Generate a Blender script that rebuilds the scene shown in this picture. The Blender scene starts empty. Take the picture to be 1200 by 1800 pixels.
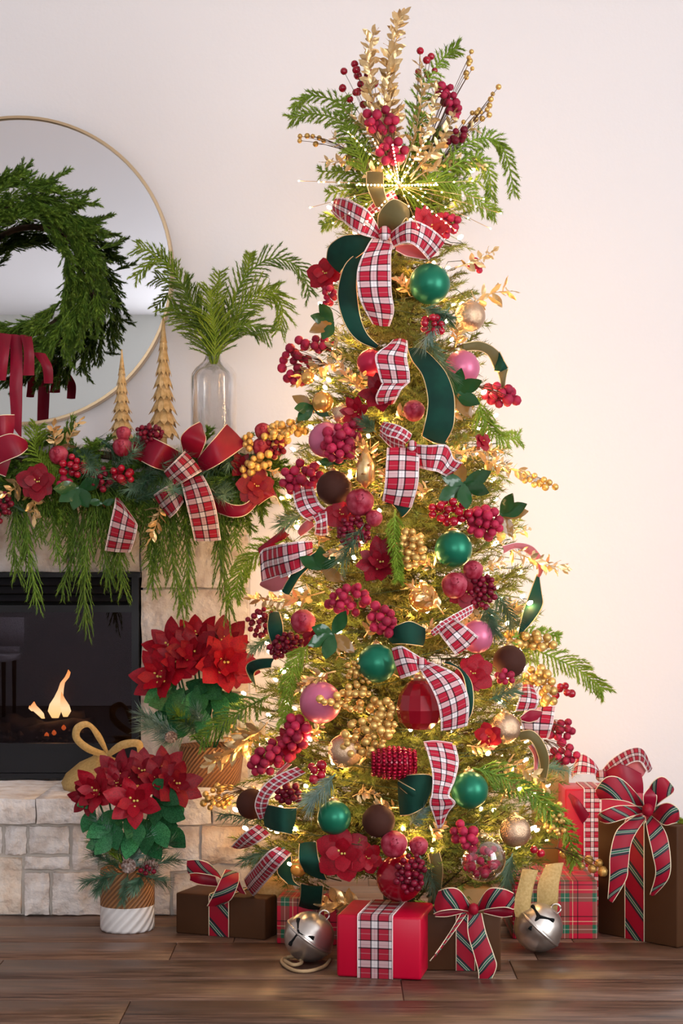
import bpy, bmesh, math, random
from mathutils import Vector, Matrix, noise

# ---------------------------------------------------------------- camera, world, lights, exposure
S = bpy.context.scene
COL = S.collection
F, CX, HY, CZ = 3000.0, 600.0, 1020.0, 0.944      # focal length in pixels, centre column, horizon row, lens height (m)
cam_d = bpy.data.cameras.new('camera')
cam = bpy.data.objects.new('camera', cam_d)
COL.objects.link(cam)
cam.location = (0, 0, CZ)
cam.rotation_euler = (math.pi / 2, 0, 0)
cam_d.sensor_width = 36.0
cam_d.lens = 36.0 * F / 1800.0
cam_d.shift_y = 120.0 / 1800.0
cam_d.clip_start = 0.05
S.camera = cam
wd = bpy.data.worlds.new('daylight')
S.world = wd
wd.use_nodes = True
wd.node_tree.nodes['Background'].inputs[0].default_value = (0.75, 0.85, 1.0, 1)
wd.node_tree.nodes['Background'].inputs[1].default_value = 0.8
S.view_settings.view_transform = 'Standard'
S.view_settings.look = 'None'
S.view_settings.gamma = 1.0
S.view_settings.use_curve_mapping = False
S.view_settings.exposure = 0.18
S.cycles.max_bounces = 8
S.cycles.diffuse_bounces = 4
S.cycles.transparent_max_bounces = 16
S.cycles.sample_clamp_indirect = 6.0
S.cycles.caustics_reflective = False
S.cycles.caustics_refractive = False


def area(name, loc, look, sx, sy, power, col):
    d = bpy.data.lights.new(name, 'AREA')
    d.shape = 'RECTANGLE'
    d.size, d.size_y, d.energy, d.color = sx, sy, power, col
    o = bpy.data.objects.new(name, d)
    o.location = loc
    o.rotation_euler = (Vector(look) - Vector(loc)).to_track_quat('-Z', 'Y').to_euler()
    COL.objects.link(o)
    return o


area('window_daylight_right', (3.36, 1.6, 1.55), (-2.0, 3.2, 1.55), 2.3, 2.3, 130, (0.96, 0.975, 1.0))
area('window_daylight_rear', (0.6, -2.15, 1.75), (0.3, 4.0, 2.35), 3.4, 2.0, 112, (0.97, 0.97, 1.0))

# ---------------------------------------------------------------- helpers
R0 = random.Random(7)
WM = {}


def P(px, py, d):
    """A point of the room d metres in front of the lens."""
    return Vector(((px - CX) * d / F, d, CZ + (HY - py) * d / F))


def lerp(a, b, t):
    return a + (b - a) * t


class MB:
    def __init__(s):
        s.v, s.f, s.m, s.uv = [], [], [], None

    def add(s, v, f, mi=0):
        b = len(s.v)
        s.v.extend(v)
        s.f.extend([tuple(i + b for i in q) for q in f])
        s.m.extend([mi] * len(f))
        return s

    def join(s, o, M=None, mi=None):
        b = len(s.v)
        s.v.extend([M @ Vector(p) for p in o.v] if M else o.v)
        s.f.extend([tuple(i + b for i in q) for q in o.f])
        s.m.extend(o.m if mi is None else [mi] * len(o.f))
        return s

    def box(s, a, b, mi=0):
        x0, y0, z0 = a
        x1, y1, z1 = b
        v = [(x0, y0, z0), (x1, y0, z0), (x1, y1, z0), (x0, y1, z0), (x0, y0, z1), (x1, y0, z1), (x1, y1, z1), (x0, y1, z1)]
        f = [(0, 3, 2, 1), (4, 5, 6, 7), (0, 1, 5, 4), (1, 2, 6, 5), (2, 3, 7, 6), (3, 0, 4, 7)]
        return s.add(v, f, mi)

    def tube(s, pts, r, n=6, mi=0, cap=True):
        pts = [Vector(p) for p in pts]
        k = len(pts)
        rs = r if isinstance(r, (list, tuple)) else [r] * k
        v, f = [], []
        up = None
        for i, p in enumerate(pts):
            t = (pts[min(i + 1, k - 1)] - pts[max(i - 1, 0)])
            t = t.normalized() if t.length > 1e-9 else Vector((0, 0, 1))
            if up is None:
                up = t.orthogonal().normalized()
            up = (up - t * up.dot(t))
            up = up.normalized() if up.length > 1e-6 else t.orthogonal().normalized()
            w = t.cross(up)
            for j in range(n):
                a = 2 * math.pi * j / n
                v.append(p + (up * math.cos(a) + w * math.sin(a)) * rs[i])
        for i in range(k - 1):
            for j in range(n):
                j2 = (j + 1) % n
                f.append((i * n + j, i * n + j2, (i + 1) * n + j2, (i + 1) * n + j))
        if cap:
            f.append(tuple(range(n - 1, -1, -1)))
            f.append(tuple((k - 1) * n + j for j in range(n)))
        return s.add(v, f, mi)

    def lathe(s, prof, n=24, c=(0, 0, 0), mi=0, cap=True, wob=None):
        v, f = [], []
        for r, z in prof:
            for j in range(n):
                a = 2 * math.pi * j / n
                q = r * (wob(a, z) if wob else 1)
                v.append((c[0] + q * math.cos(a), c[1] + q * math.sin(a), c[2] + z))
        k = len(prof)
        for i in range(k - 1):
            for j in range(n):
                j2 = (j + 1) % n
                f.append((i * n + j, i * n + j2, (i + 1) * n + j2, (i + 1) * n + j))
        if cap:
            f.append(tuple(range(n - 1, -1, -1)))
            f.append(tuple((k - 1) * n + j for j in range(n)))
        return s.add(v, f, mi)

    def mesh(s, name, mats, smooth=True):
        me = bpy.data.meshes.new(name)
        me.from_pydata([tuple(p) for p in s.v], [], s.f)
        for m in (mats if isinstance(mats, (list, tuple)) else [mats]):
            me.materials.append(m)
        me.polygons.foreach_set('material_index', s.m)
        me.polygons.foreach_set('use_smooth', [smooth] * len(s.f))
        if s.uv:
            lay = me.uv_layers.new(name='UVMap')
            buf = []
            for q in s.f:
                for i in q:
                    buf.extend(s.uv[i])
            lay.data.foreach_set('uv', buf)
        me.update()
        return me


def put(name, data, parent=None, M=None):
    o = bpy.data.objects.new(name, data)
    COL.objects.link(o)
    M = M if M is not None else Matrix.Identity(4)
    WM[o.name] = M
    if parent is not None:
        o.parent = parent
        o.matrix_basis = WM[parent.name].inverted() @ M
    else:
        o.matrix_basis = M
    return o


def tag(o, label, cat, group=None, kind=None):
    o['label'], o['category'] = label, cat
    if group:
        o['group'] = group
    if kind:
        o['kind'] = kind
    return o


def thing(name, label, cat, loc, group=None):
    return tag(put(name, None, None, Matrix.Translation(Vector(loc))), label, cat, group)


def struct(name, data, parent=None, M=None):
    o = put(name, data, parent, M)
    if parent is None:
        o['kind'] = 'structure'
    return o


def part(name, mb, mat, parent, smooth=True):
    """mb holds world coordinates; the mesh is stored relative to the parent's origin."""
    inv = WM[parent.name].inverted()
    mb.v = [inv @ Vector(p) for p in mb.v]
    me = mb.mesh(name, mat, smooth)
    return put(name, me, parent, WM[parent.name].copy())


def frame(origin, zdir, xdir=None, s=1.0):
    """Matrix whose local z runs along zdir."""
    z = Vector(zdir).normalized()
    x = Vector(xdir) if xdir is not None else z.orthogonal()
    x = (x - z * x.dot(z))
    x = x.normalized() if x.length > 1e-6 else z.orthogonal().normalized()
    y = z.cross(x)
    M = Matrix(((x.x, y.x, z.x, origin[0]), (x.y, y.y, z.y, origin[1]), (x.z, y.z, z.z, origin[2]), (0, 0, 0, 1)))
    return M @ Matrix.Scale(s, 4) if s != 1.0 else M


def bez(a, b, c, n):
    return [a.lerp(b, t).lerp(b.lerp(c, t), t) for t in [i / n for i in range(n + 1)]]


def bevel_box(name, dx, dy, dz, bev, mat, seg=2):
    bm = bmesh.new()
    bmesh.ops.create_cube(bm, size=1)
    for v in bm.verts:
        v.co = Vector((v.co.x * dx, v.co.y * dy, (v.co.z + 0.5) * dz))
    bmesh.ops.bevel(bm, geom=bm.edges[:], offset=bev, segments=seg, affect='EDGES', profile=0.5)
    uv = bm.loops.layers.uv.new('UVMap')
    for f in bm.faces:
        n = f.normal
        for lp in f.loops:
            c = lp.vert.co
            if abs(n.z) > 0.7:
                lp[uv].uv = (c.x, c.y)
            elif abs(n.x) > abs(n.y):
                lp[uv].uv = (c.y, c.z)
            else:
                lp[uv].uv = (c.x, c.z)
        f.smooth = True
    me = bpy.data.meshes.new(name)
    bm.to_mesh(me)
    bm.free()
    me.materials.append(mat)
    return me


# ---------------------------------------------------------------- materials
def _nodes(name):
    m = bpy.data.materials.new(name)
    m.use_nodes = True
    nt = m.node_tree
    return m, nt, nt.nodes['Principled BSDF'], nt.nodes, nt.links


def mat(name, col, rough=0.5, metal=0.0, col2=None, scale=30, bump=0.0, bscale=120, rnd=0.0, sheen=0.0,
        coat=0.0, back=None, emit=None, spec=0.25, trans=0.0, detail=3, stretch=None, lo=0.35, hi=0.65):
    m, nt, b, N, L = _nodes(name)
    b.inputs['Roughness'].default_value = rough
    b.inputs['Metallic'].default_value = metal
    b.inputs['Specular IOR Level'].default_value = spec
    b.inputs['Base Color'].default_value = (*col, 1)
    if sheen:
        b.inputs['Sheen Weight'].default_value = sheen
        b.inputs['Sheen Roughness'].default_value = 0.4
        b.inputs['Sheen Tint'].default_value = (*[min(1, c * 3 + 0.05) for c in col], 1)
    if coat:
        b.inputs['Coat Weight'].default_value = coat
    if trans:
        b.inputs['Transmission Weight'].default_value = trans
    if emit:
        b.inputs['Emission Color'].default_value = (*emit[0], 1)
        b.inputs['Emission Strength'].default_value = emit[1]
    out = None
    tc = N.new('ShaderNodeTexCoord')
    src = tc.outputs['Object']
    if stretch:
        mp = N.new('ShaderNodeMapping')
        mp.inputs['Scale'].default_value = stretch
        L.new(src, mp.inputs[0])
        src = mp.outputs[0]
    if col2:
        t = N.new('ShaderNodeTexNoise')
        t.inputs['Scale'].default_value = scale
        t.inputs['Detail'].default_value = detail
        L.new(src, t.inputs['Vector'])
        r = N.new('ShaderNodeValToRGB')
        r.color_ramp.elements[0].position, r.color_ramp.elements[1].position = lo, hi
        r.color_ramp.elements[0].color, r.color_ramp.elements[1].color = (*col, 1), (*col2, 1)
        L.new(t.outputs['Fac'], r.inputs[0])
        out = r.outputs[0]
    if rnd:
        oi = N.new('ShaderNodeObjectInfo')
        h = N.new('ShaderNodeHueSaturation')
        mr = N.new('ShaderNodeMapRange')
        mr.inputs['To Min'].default_value, mr.inputs['To Max'].default_value = 1 - rnd, 1 + rnd
        L.new(oi.outputs['Random'], mr.inputs[0])
        L.new(mr.outputs[0], h.inputs['Value'])
        h.inputs['Color'].default_value = (*col, 1)
        if out:
            L.new(out, h.inputs['Color'])
        out = h.outputs[0]
    if back:
        g = N.new('ShaderNodeNewGeometry')
        mx = N.new('ShaderNodeMix')
        mx.data_type = 'RGBA'
        L.new(g.outputs['Backfacing'], mx.inputs[0])
        mx.inputs[6].default_value = (*col, 1)
        mx.inputs[7].default_value = (*back, 1)
        if out:
            L.new(out, mx.inputs[6])
        out = mx.outputs[2]
    if out:
        L.new(out, b.inputs['Base Color'])
    if bump:
        t2 = N.new('ShaderNodeTexNoise')
        t2.inputs['Scale'].default_value = bscale
        t2.inputs['Detail'].default_value = 4
        L.new(src, t2.inputs['Vector'])
        bp = N.new('ShaderNodeBump')
        bp.inputs['Strength'].default_value = bump
        bp.inputs['Distance'].default_value = 0.004
        L.new(t2.outputs['Fac'], bp.inputs['Height'])
        L.new(bp.outputs[0], b.inputs['Normal'])
    return m


def _ramp(N, L, fac, stops):
    r = N.new('ShaderNodeValToRGB')
    r.color_ramp.interpolation = 'CONSTANT'
    e = r.color_ramp.elements
    e[0].position, e[0].color = stops[0][0], (*stops[0][1], 1)
    e[1].position, e[1].color = stops[1][0], (*stops[1][1], 1)
    for p, c in stops[2:]:
        x = e.new(p)
        x.color = (*c, 1)
    L.new(fac, r.inputs[0])
    return r.outputs[0]


def plaid(name, warp, weft, ku, kv, rough=0.7, diag=False, sheen=0.0):
    """Woven check: warp colours across the ribbon, weft colours along it, half and half."""
    m, nt, b, N, L = _nodes(name)
    b.inputs['Roughness'].default_value = rough
    b.inputs['Specular IOR Level'].default_value = 0.2
    uv = N.new('ShaderNodeUVMap')
    sp = N.new('ShaderNodeSeparateXYZ')
    L.new(uv.outputs[0], sp.inputs[0])

    def fr(sock, k, other=None, k2=0.0):
        a = N.new('ShaderNodeMath')
        a.operation = 'MULTIPLY'
        a.inputs[1].default_value = k
        L.new(sock, a.inputs[0])
        s = a.outputs[0]
        if other is not None:
            c = N.new('ShaderNodeMath')
            c.operation = 'MULTIPLY_ADD'
            c.inputs[1].default_value = k2
            L.new(other, c.inputs[0])
            L.new(s, c.inputs[2])
            s = c.outputs[0]
        d = N.new('ShaderNodeMath')
        d.operation = 'FRACT'
        L.new(s, d.inputs[0])
        return d.outputs[0]
    if diag:
        out = _ramp(N, L, fr(sp.outputs[0], ku, sp.outputs[1], kv), warp)
    else:
        a = _ramp(N, L, fr(sp.outputs[0], ku), warp)
        c = _ramp(N, L, fr(sp.outputs[1], kv), weft)
        mx = N.new('ShaderNodeMix')
        mx.data_type = 'RGBA'
        mx.inputs[0].default_value = 0.52
        L.new(a, mx.inputs[6])
        L.new(c, mx.inputs[7])
        out = mx.outputs[2]
        for sock, k, st in ((sp.outputs[0], ku, warp), (sp.outputs[1], kv, weft)):
            ln = _ramp(N, L, fr(sock, k), [(q, (.30, .27, .30) if col == Bk else (1, 1, 1)) for q, col in st])
            m2 = N.new('ShaderNodeMix')
            m2.data_type = 'RGBA'
            m2.blend_type = 'MULTIPLY'
            m2.inputs[0].default_value = 1
            L.new(out, m2.inputs[6])
            L.new(ln, m2.inputs[7])
            out = m2.outputs[2]
    L.new(out, b.inputs['Base Color'])
    w = N.new('ShaderNodeTexNoise')
    w.inputs['Scale'].default_value = 900
    tc = N.new('ShaderNodeTexCoord')
    L.new(tc.outputs['Object'], w.inputs['Vector'])
    bp = N.new('ShaderNodeBump')
    bp.inputs['Strength'].default_value = 0.15
    bp.inputs['Distance'].default_value = 0.001
    L.new(w.outputs['Fac'], bp.inputs['Height'])
    L.new(bp.outputs[0], b.inputs['Normal'])
    return m


Wt, Rd, Bk, Gn = (0.84, 0.76, 0.75), (0.44, 0.012, 0.035), (0.02, 0.015, 0.02), (0.02, 0.11, 0.06)
WARP = [(0, Wt), (.07, Bk), (.09, Rd), (.36, Bk), (.40, Wt), (.48, (.62, .45, .47)), (.50, Wt), (.57, Bk), (.61, Rd), (.88, Bk), (.90, Wt)]
WEFT = [(0, Rd), (.24, (.55, .3, .32)), (.27, Rd), (.50, Bk), (.56, Wt), (.69, (.62, .5, .52)), (.72, Wt), (.90, Bk), (.95, Rd)]
M = {}
M['plaid'] = plaid('white_red_tartan', WARP, WEFT, 1.0, 1.75)
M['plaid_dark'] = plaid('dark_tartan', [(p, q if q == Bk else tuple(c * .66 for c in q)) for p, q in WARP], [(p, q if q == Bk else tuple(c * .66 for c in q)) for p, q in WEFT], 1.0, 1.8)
Rq = (0.27, 0.004, 0.018)
DG = [(0, Rq), (.31, Rq), (.33, Bk), (.43, (.55, .5, .42)), (.45, Gn), (.54, (.55, .5, .42)), (.56, Bk), (.69, Rq), (.78, (.2, .005, .02)), (.80, Rq)]
M['diag'] = plaid('red_diagonal_tartan', DG, DG, 0.75, 0.75, diag=True, rough=0.5)
RG = [(0, Rd), (.18, Gn), (.30, (.7, .6, .5)), (.315, Gn), (.45, Rd), (.55, (.8, .7, .4)), (.57, Rd), (.70, Bk), (.73, Rd)]
M['plaid_box'] = plaid('red_green_tartan_paper', RG, RG, 12.0, 12.0, rough=0.4, sheen=0)
M['pink_back'] = mat('ribbon_back_pink', (0.50, 0.13, 0.14), 0.7)
M['wire_pink'] = mat('ribbon_edge_pink_white', (0.82, 0.66, 0.64), 0.5)
M['cream_edge'] = mat('ribbon_edge_cream', (0.80, 0.66, 0.46), 0.5)
M['gold_edge'] = mat('ribbon_edge_gold', (0.75, 0.55, 0.28), 0.35, 0.5)
M['velvet_green'] = mat('green_velvet', (0.002, 0.026, 0.017), 0.8, col2=(0.003, 0.046, 0.028), scale=14, sheen=0.06)
M['olive_back'] = mat('ribbon_back_olive', (0.12, 0.09, 0.03), 0.6)
M['satin_red'] = mat('burgundy_satin', (0.17, 0.002, 0.014), 0.4, col2=(0.26, 0.003, 0.022), scale=9, sheen=0.06)
M['burlap'] = mat('gold_burlap', (0.52, 0.35, 0.14), 0.6, col2=(0.42, 0.27, 0.09), scale=160, bump=0.15, bscale=500)
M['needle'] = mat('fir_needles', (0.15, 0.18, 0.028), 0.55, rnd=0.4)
M['needle_shade'] = mat('shade_darkened_fir_needles', (0.11, 0.105, 0.018), 0.6)  # same fir, darkened: shade deep in the tree is put into the colour
M['bark'] = mat('brown_bark', (0.09, 0.05, 0.025), 0.8, col2=(0.05, 0.03, 0.015), bump=0.4)
M['cedar'] = mat('fresh_cedar_green', (0.16, 0.26, 0.018), 0.5, col2=(0.26, 0.36, 0.035), scale=18)
M['cedar_dk'] = mat('deep_cedar_green', (0.065, 0.14, 0.015), 0.5, col2=(0.17, 0.27, 0.032), scale=22, rnd=0.25)
M['pine'] = mat('blue_green_pine', (0.05, 0.13, 0.065), 0.55, col2=(0.16, 0.26, 0.17), scale=30)
M['frost'] = mat('frosted_pine', (0.30, 0.42, 0.38), 0.6, col2=(0.10, 0.20, 0.14), scale=40)
M['gold'] = mat('gold_leaf_metal', (0.78, 0.50, 0.20), 0.32, 0.75, col2=(0.90, 0.68, 0.38), scale=40, rnd=0.15)
M['gold_berry'] = mat('matte_gold_berry', (0.72, 0.45, 0.14), 0.38, 0.6, rnd=0.2)
M['berry'] = mat('frosted_red_berry', (0.33, 0.006, 0.034), 0.55, rnd=0.32, col2=(0.42, 0.026, 0.07), scale=60)
M['berry_dk'] = mat('dark_red_berry', (0.16, 0.006, 0.02), 0.3, rnd=0.3)
M['berry_sh'] = mat('glossy_red_berry', (0.36, 0.003, 0.02), 0.14, rnd=0.2, coat=0.6)
M['pome'] = mat('frosted_pomegranate', (0.25, 0.004, 0.02), 0.5, col2=(0.44, 0.07, 0.105), scale=42, bump=0.5, bscale=60)
M['petal'] = mat('red_velvet_petal', (0.35, 0.002, 0.014), 0.5, col2=(0.22, 0.002, 0.010), scale=24, sheen=0.06)
M['petal_dk'] = mat('deep_red_petal', (0.24, 0.002, 0.012), 0.5, col2=(0.13, 0.002, 0.008), scale=24, sheen=0.06)
M['stamen'] = mat('gold_stamen', (0.75, 0.6, 0.15), 0.5)
M['leaf'] = mat('poinsettia_leaf', (0.010, 0.075, 0.025), 0.4, col2=(0.035, 0.17, 0.06), scale=25, rnd=0.4)
M['magleaf'] = mat('magnolia_leaf', (0.018, 0.075, 0.022), 0.22, back=(0.26, 0.13, 0.03), coat=0.3)
M['stem'] = mat('thin_brown_stem', (0.10, 0.045, 0.02), 0.7)
M['ball_green'] = mat('satin_green_glass', (0.012, 0.16, 0.088), 0.34, 0.4)
M['ball_pink'] = mat('satin_rose_glass', (0.58, 0.14, 0.24), 0.38, 0.25, coat=0.2)
M['ball_red'] = mat('satin_crimson_glass', (0.52, 0.02, 0.06), 0.34, 0.25)
M['ball_brown'] = mat('brown_velvet_ball', (0.050, 0.014, 0.008), 0.8, sheen=0.06)
M['ball_deep'] = mat('deep_red_glass', (0.26, 0.002, 0.012), 0.18, 0.15, coat=0.5)
M['champagne'] = mat('mercury_glass', (0.80, 0.58, 0.40), 0.16, 0.8, col2=(0.45, 0.26, 0.14), scale=28, bump=0.35, bscale=36)
M['amber'] = mat('amber_glass', (0.75, 0.40, 0.10), 0.15, 0.6, coat=0.4)
M['sequin'] = mat('red_sequin', (0.40, 0.008, 0.035), 0.22, 0.5, rnd=0.35)
M['cap'] = mat('gold_ornament_cap', (0.70, 0.52, 0.28), 0.3, 0.9)
M['pewter'] = mat('antique_bell_metal', (0.52, 0.46, 0.41), 0.3, 0.9, col2=(0.72, 0.66, 0.60), scale=14, bump=0.12, bscale=30)
M['dark'] = mat('black_void', (0.004, 0.004, 0.004), 0.9)
M['cord'] = mat('jute_cord', (0.42, 0.28, 0.15), 0.8, bump=0.5, bscale=300)
M['kraft'] = mat('dark_brown_wrapping', (0.058, 0.024, 0.011), 0.45, col2=(0.070, 0.030, 0.014), scale=6, spec=0.08)
M['tan'] = mat('tan_kraft_paper', (0.36, 0.20, 0.07), 0.55)
M['redpaper'] = mat('crimson_wrapping', (0.46, 0.003, 0.026), 0.34)
M['cone'] = mat('pinecone_scale', (0.12, 0.05, 0.03), 0.7, col2=(0.45, 0.36, 0.32), scale=90)
M['bulb'] = mat('warm_bulb', (1, .8, .5), 0.4, emit=((1.0, 0.58, 0.24), 115))
M['starbulb'] = mat('warm_micro_bulb', (1, .8, .5), 0.4, emit=((1.0, 0.64, 0.34), 45))
M['wirelight'] = mat('copper_wire', (0.75, 0.5, 0.25), 0.3, 0.9)
M['cable'] = mat('green_cable', (0.02, 0.05, 0.02), 0.5)
M['wood_tree'] = mat('carved_gold_tree', (0.78, 0.55, 0.27), 0.45, 0.3, col2=(0.60, 0.38, 0.15), scale=60, bump=0.4)
M['burl_ball'] = mat('gold_wicker', (0.5, 0.3, 0.09), 0.5, 0.3)


def glass(name, col, ior=1.45, rough=0.0):
    m, nt, b, N, L = _nodes(name)
    b.inputs['Base Color'].default_value = (*col, 1)
    b.inputs['Roughness'].default_value = rough
    b.inputs['IOR'].default_value = ior
    b.inputs['Transmission Weight'].default_value = 1.0
    return m


def thin_glass(name, tint, refl, rough=0.0, glosscol=(1, 1, 1)):
    """A pane: straight-through glass with its surface reflection."""
    m, nt, b, N, L = _nodes(name)
    N.remove(b)
    t = N.new('ShaderNodeBsdfTransparent')
    t.inputs[0].default_value = (*tint, 1)
    g = N.new('ShaderNodeBsdfGlossy')
    g.inputs['Color'].default_value = (*glosscol, 1)
    g.inputs['Roughness'].default_value = rough
    lw = N.new('ShaderNodeLayerWeight')
    lw.inputs[0].default_value = refl
    mx = N.new('ShaderNodeMixShader')
    L.new(lw.outputs['Facing'], mx.inputs[0])
    L.new(t.outputs[0], mx.inputs[1])
    L.new(g.outputs[0], mx.inputs[2])
    L.new(mx.outputs[0], N['Material Output'].inputs[0])
    if refl < 0:
        mx.inputs[0].default_value = -refl
        for l in list(mx.inputs[0].links):
            L.remove(l)
    return m


M['vase'] = thin_glass('clear_bottle_glass', (0.90, 0.90, 0.90), 0.35)
M['pane'] = thin_glass('dark_fire_glass', (0.50, 0.47, 0.50), -0.05, glosscol=(0.85, 0.75, 0.9))
M['clearball'] = thin_glass('clear_ball_glass', (0.95, 0.93, 0.95), 0.4)
M['window'] = thin_glass('window_glass', (0.95, 0.97, 0.97), 0.2)
M['mirror'] = mat('mirror_silver', (0.97, 0.97, 0.98), 0.0, 1.0)
M['brass'] = mat('brushed_brass_frame', (0.60, 0.44, 0.27), 0.3, 0.85)
M['wall'] = mat('white_wall_paint', (0.83, 0.80, 0.805), 0.75, bump=0.12, bscale=70)
M['ceil'] = mat('ceiling_paint', (0.93, 0.92, 0.95), 0.8)
M['sage'] = mat('sage_wall_paint', (0.66, 0.68, 0.64), 0.7)
M['trim'] = mat('white_trim_gloss', (0.82, 0.81, 0.80), 0.4)
M['black'] = mat('black_enamel', (0.012, 0.012, 0.015), 0.32)
M['black2'] = mat('charcoal_panel', (0.018, 0.018, 0.022), 0.45)
M['firebrick'] = mat('sooty_firebrick', (0.02, 0.014, 0.012), 0.9, col2=(0.04, 0.027, 0.02), scale=14, bump=0.4)
M['log'] = mat('charred_log', (0.02, 0.015, 0.013), 0.85, col2=(0.08, 0.06, 0.05), scale=26, bump=0.8, bscale=60)
M['ember'] = mat('glowing_ember', (0.3, 0.05, 0.01), 0.8, emit=((1, 0.18, 0.03), 1.4))


def stone_mat(name, c1, c2, c3):
    m, nt, b, N, L = _nodes(name)
    b.inputs['Roughness'].default_value = 0.85
    tc = N.new('ShaderNodeTexCoord')
    a = N.new('ShaderNodeTexNoise')
    a.inputs['Scale'].default_value = 15
    a.inputs['Detail'].default_value = 8
    L.new(tc.outputs['Object'], a.inputs['Vector'])
    r = N.new('ShaderNodeValToRGB')
    e = r.color_ramp.elements
    e[0].position, e[0].color = 0.32, (*c1, 1)
    e[1].position, e[1].color = 0.68, (*c3, 1)
    x = e.new(0.5)
    x.color = (*c2, 1)
    L.new(a.outputs['Fac'], r.inputs[0])
    oi = N.new('ShaderNodeObjectInfo')
    h = N.new('ShaderNodeHueSaturation')
    mr = N.new('ShaderNodeMapRange')
    mr.inputs['To Min'].default_value, mr.inputs['To Max'].default_value = 0.88, 1.08
    L.new(oi.outputs['Random'], mr.inputs[0])
    L.new(mr.outputs[0], h.inputs['Value'])
    L.new(r.outputs[0], h.inputs['Color'])
    L.new(h.outputs[0], b.inputs['Base Color'])
    n2 = N.new('ShaderNodeTexNoise')
    n2.inputs['Scale'].default_value = 38
    n2.inputs['Detail'].default_value = 6
    L.new(tc.outputs['Object'], n2.inputs['Vector'])
    bp = N.new('ShaderNodeBump')
    bp.inputs['Strength'].default_value = 0.9
    bp.inputs['Distance'].default_value = 0.014
    L.new(n2.outputs['Fac'], bp.inputs['Height'])
    L.new(bp.outputs[0], b.inputs['Normal'])
    return m


M['stone'] = stone_mat('cream_limestone', (0.55, 0.44, 0.37), (0.76, 0.69, 0.64), (0.86, 0.82, 0.80))
M['stone_peach'] = stone_mat('peach_limestone', (0.66, 0.46, 0.33), (0.74, 0.60, 0.48), (0.78, 0.70, 0.62))
M['mortar'] = mat('pale_mortar', (0.58, 0.52, 0.46), 0.9, bump=0.5, bscale=90)


def wood_floor():
    m, nt, b, N, L = _nodes('dark_oak_plank')
    b.inputs['Coat Weight'].default_value = 0.12
    b.inputs['Coat Roughness'].default_value = 0.28
    b.inputs['Specular IOR Level'].default_value = 0.4
    tc = N.new('ShaderNodeTexCoord')
    oi = N.new('ShaderNodeObjectInfo')
    ad = N.new('ShaderNodeVectorMath')
    ad.operation = 'MULTIPLY_ADD'
    ad.inputs[1].default_value = (1, 1, 1)
    cb = N.new('ShaderNodeCombineXYZ')
    sc = N.new('ShaderNodeMath')
    sc.operation = 'MULTIPLY'
    sc.inputs[1].default_value = 37
    L.new(oi.outputs['Random'], sc.inputs[0])
    L.new(sc.outputs[0], cb.inputs[1])
    L.new(tc.outputs['Object'], ad.inputs[0])
    L.new(cb.outputs[0], ad.inputs[2])
    mp = N.new('ShaderNodeMapping')
    mp.inputs['Scale'].default_value = (2.4, 44, 44)
    L.new(ad.outputs[0], mp.inputs[0])
    g = N.new('ShaderNodeTexNoise')
    g.inputs['Scale'].default_value = 2.2
    g.inputs['Detail'].default_value = 7
    g.inputs['Distortion'].default_value = 0.6
    L.new(mp.outputs[0], g.inputs['Vector'])
    r = N.new('ShaderNodeValToRGB')
    e = r.color_ramp.elements
    e[0].position, e[0].color = 0.28, (0.036, 0.017, 0.011, 1)
    e[1].position, e[1].color = 0.74, (0.24, 0.135, 0.09, 1)
    x = e.new(0.5)
    x.color = (0.118, 0.061, 0.039, 1)
    L.new(g.outputs['Fac'], r.inputs[0])
    mp2 = N.new('ShaderNodeMapping')
    mp2.inputs['Scale'].default_value = (2.2, 9, 9)
    L.new(ad.outputs[0], mp2.inputs[0])
    k = N.new('ShaderNodeTexNoise')
    k.inputs['Scale'].default_value = 2.4
    k.inputs['Detail'].default_value = 3
    L.new(mp2.outputs[0], k.inputs['Vector'])
    kr = N.new('ShaderNodeValToRGB')
    kr.color_ramp.elements[0].position, kr.color_ramp.elements[0].color = 0.27, (0.30, 0.26, 0.25, 1)
    kr.color_ramp.elements[1].position, kr.color_ramp.elements[1].color = 0.38, (1, 1, 1, 1)
    L.new(k.outputs['Fac'], kr.inputs[0])
    mx = N.new('ShaderNodeMix')
    mx.data_type = 'RGBA'
    mx.blend_type = 'MULTIPLY'
    mx.inputs[0].default_value = 1
    L.new(r.outputs[0], mx.inputs[6])
    L.new(kr.outputs[0], mx.inputs[7])
    h = N.new('ShaderNodeHueSaturation')
    mr = N.new('ShaderNodeMapRange')
    mr.inputs['To Min'].default_value, mr.inputs['To Max'].default_value = 0.82, 1.18
    L.new(oi.outputs['Random'], mr.inputs[0])
    L.new(mr.outputs[0], h.inputs['Value'])
    L.new(mx.outputs[2], h.inputs['Color'])
    L.new(h.outputs[0], b.inputs['Base Color'])
    rr = N.new('ShaderNodeMapRange')
    rr.inputs['To Min'].default_value, rr.inputs['To Max'].default_value = 0.34, 0.5
    L.new(g.outputs['Fac'], rr.inputs[0])
    L.new(rr.outputs[0], b.inputs['Roughness'])
    bp = N.new('ShaderNodeBump')
    bp.inputs['Strength'].default_value = 0.07
    bp.inputs['Distance'].default_value = 0.002
    L.new(g.outputs['Fac'], bp.inputs['Height'])
    L.new(bp.outputs[0], b.inputs['Normal'])
    return m


M['floor'] = wood_floor()


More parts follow.
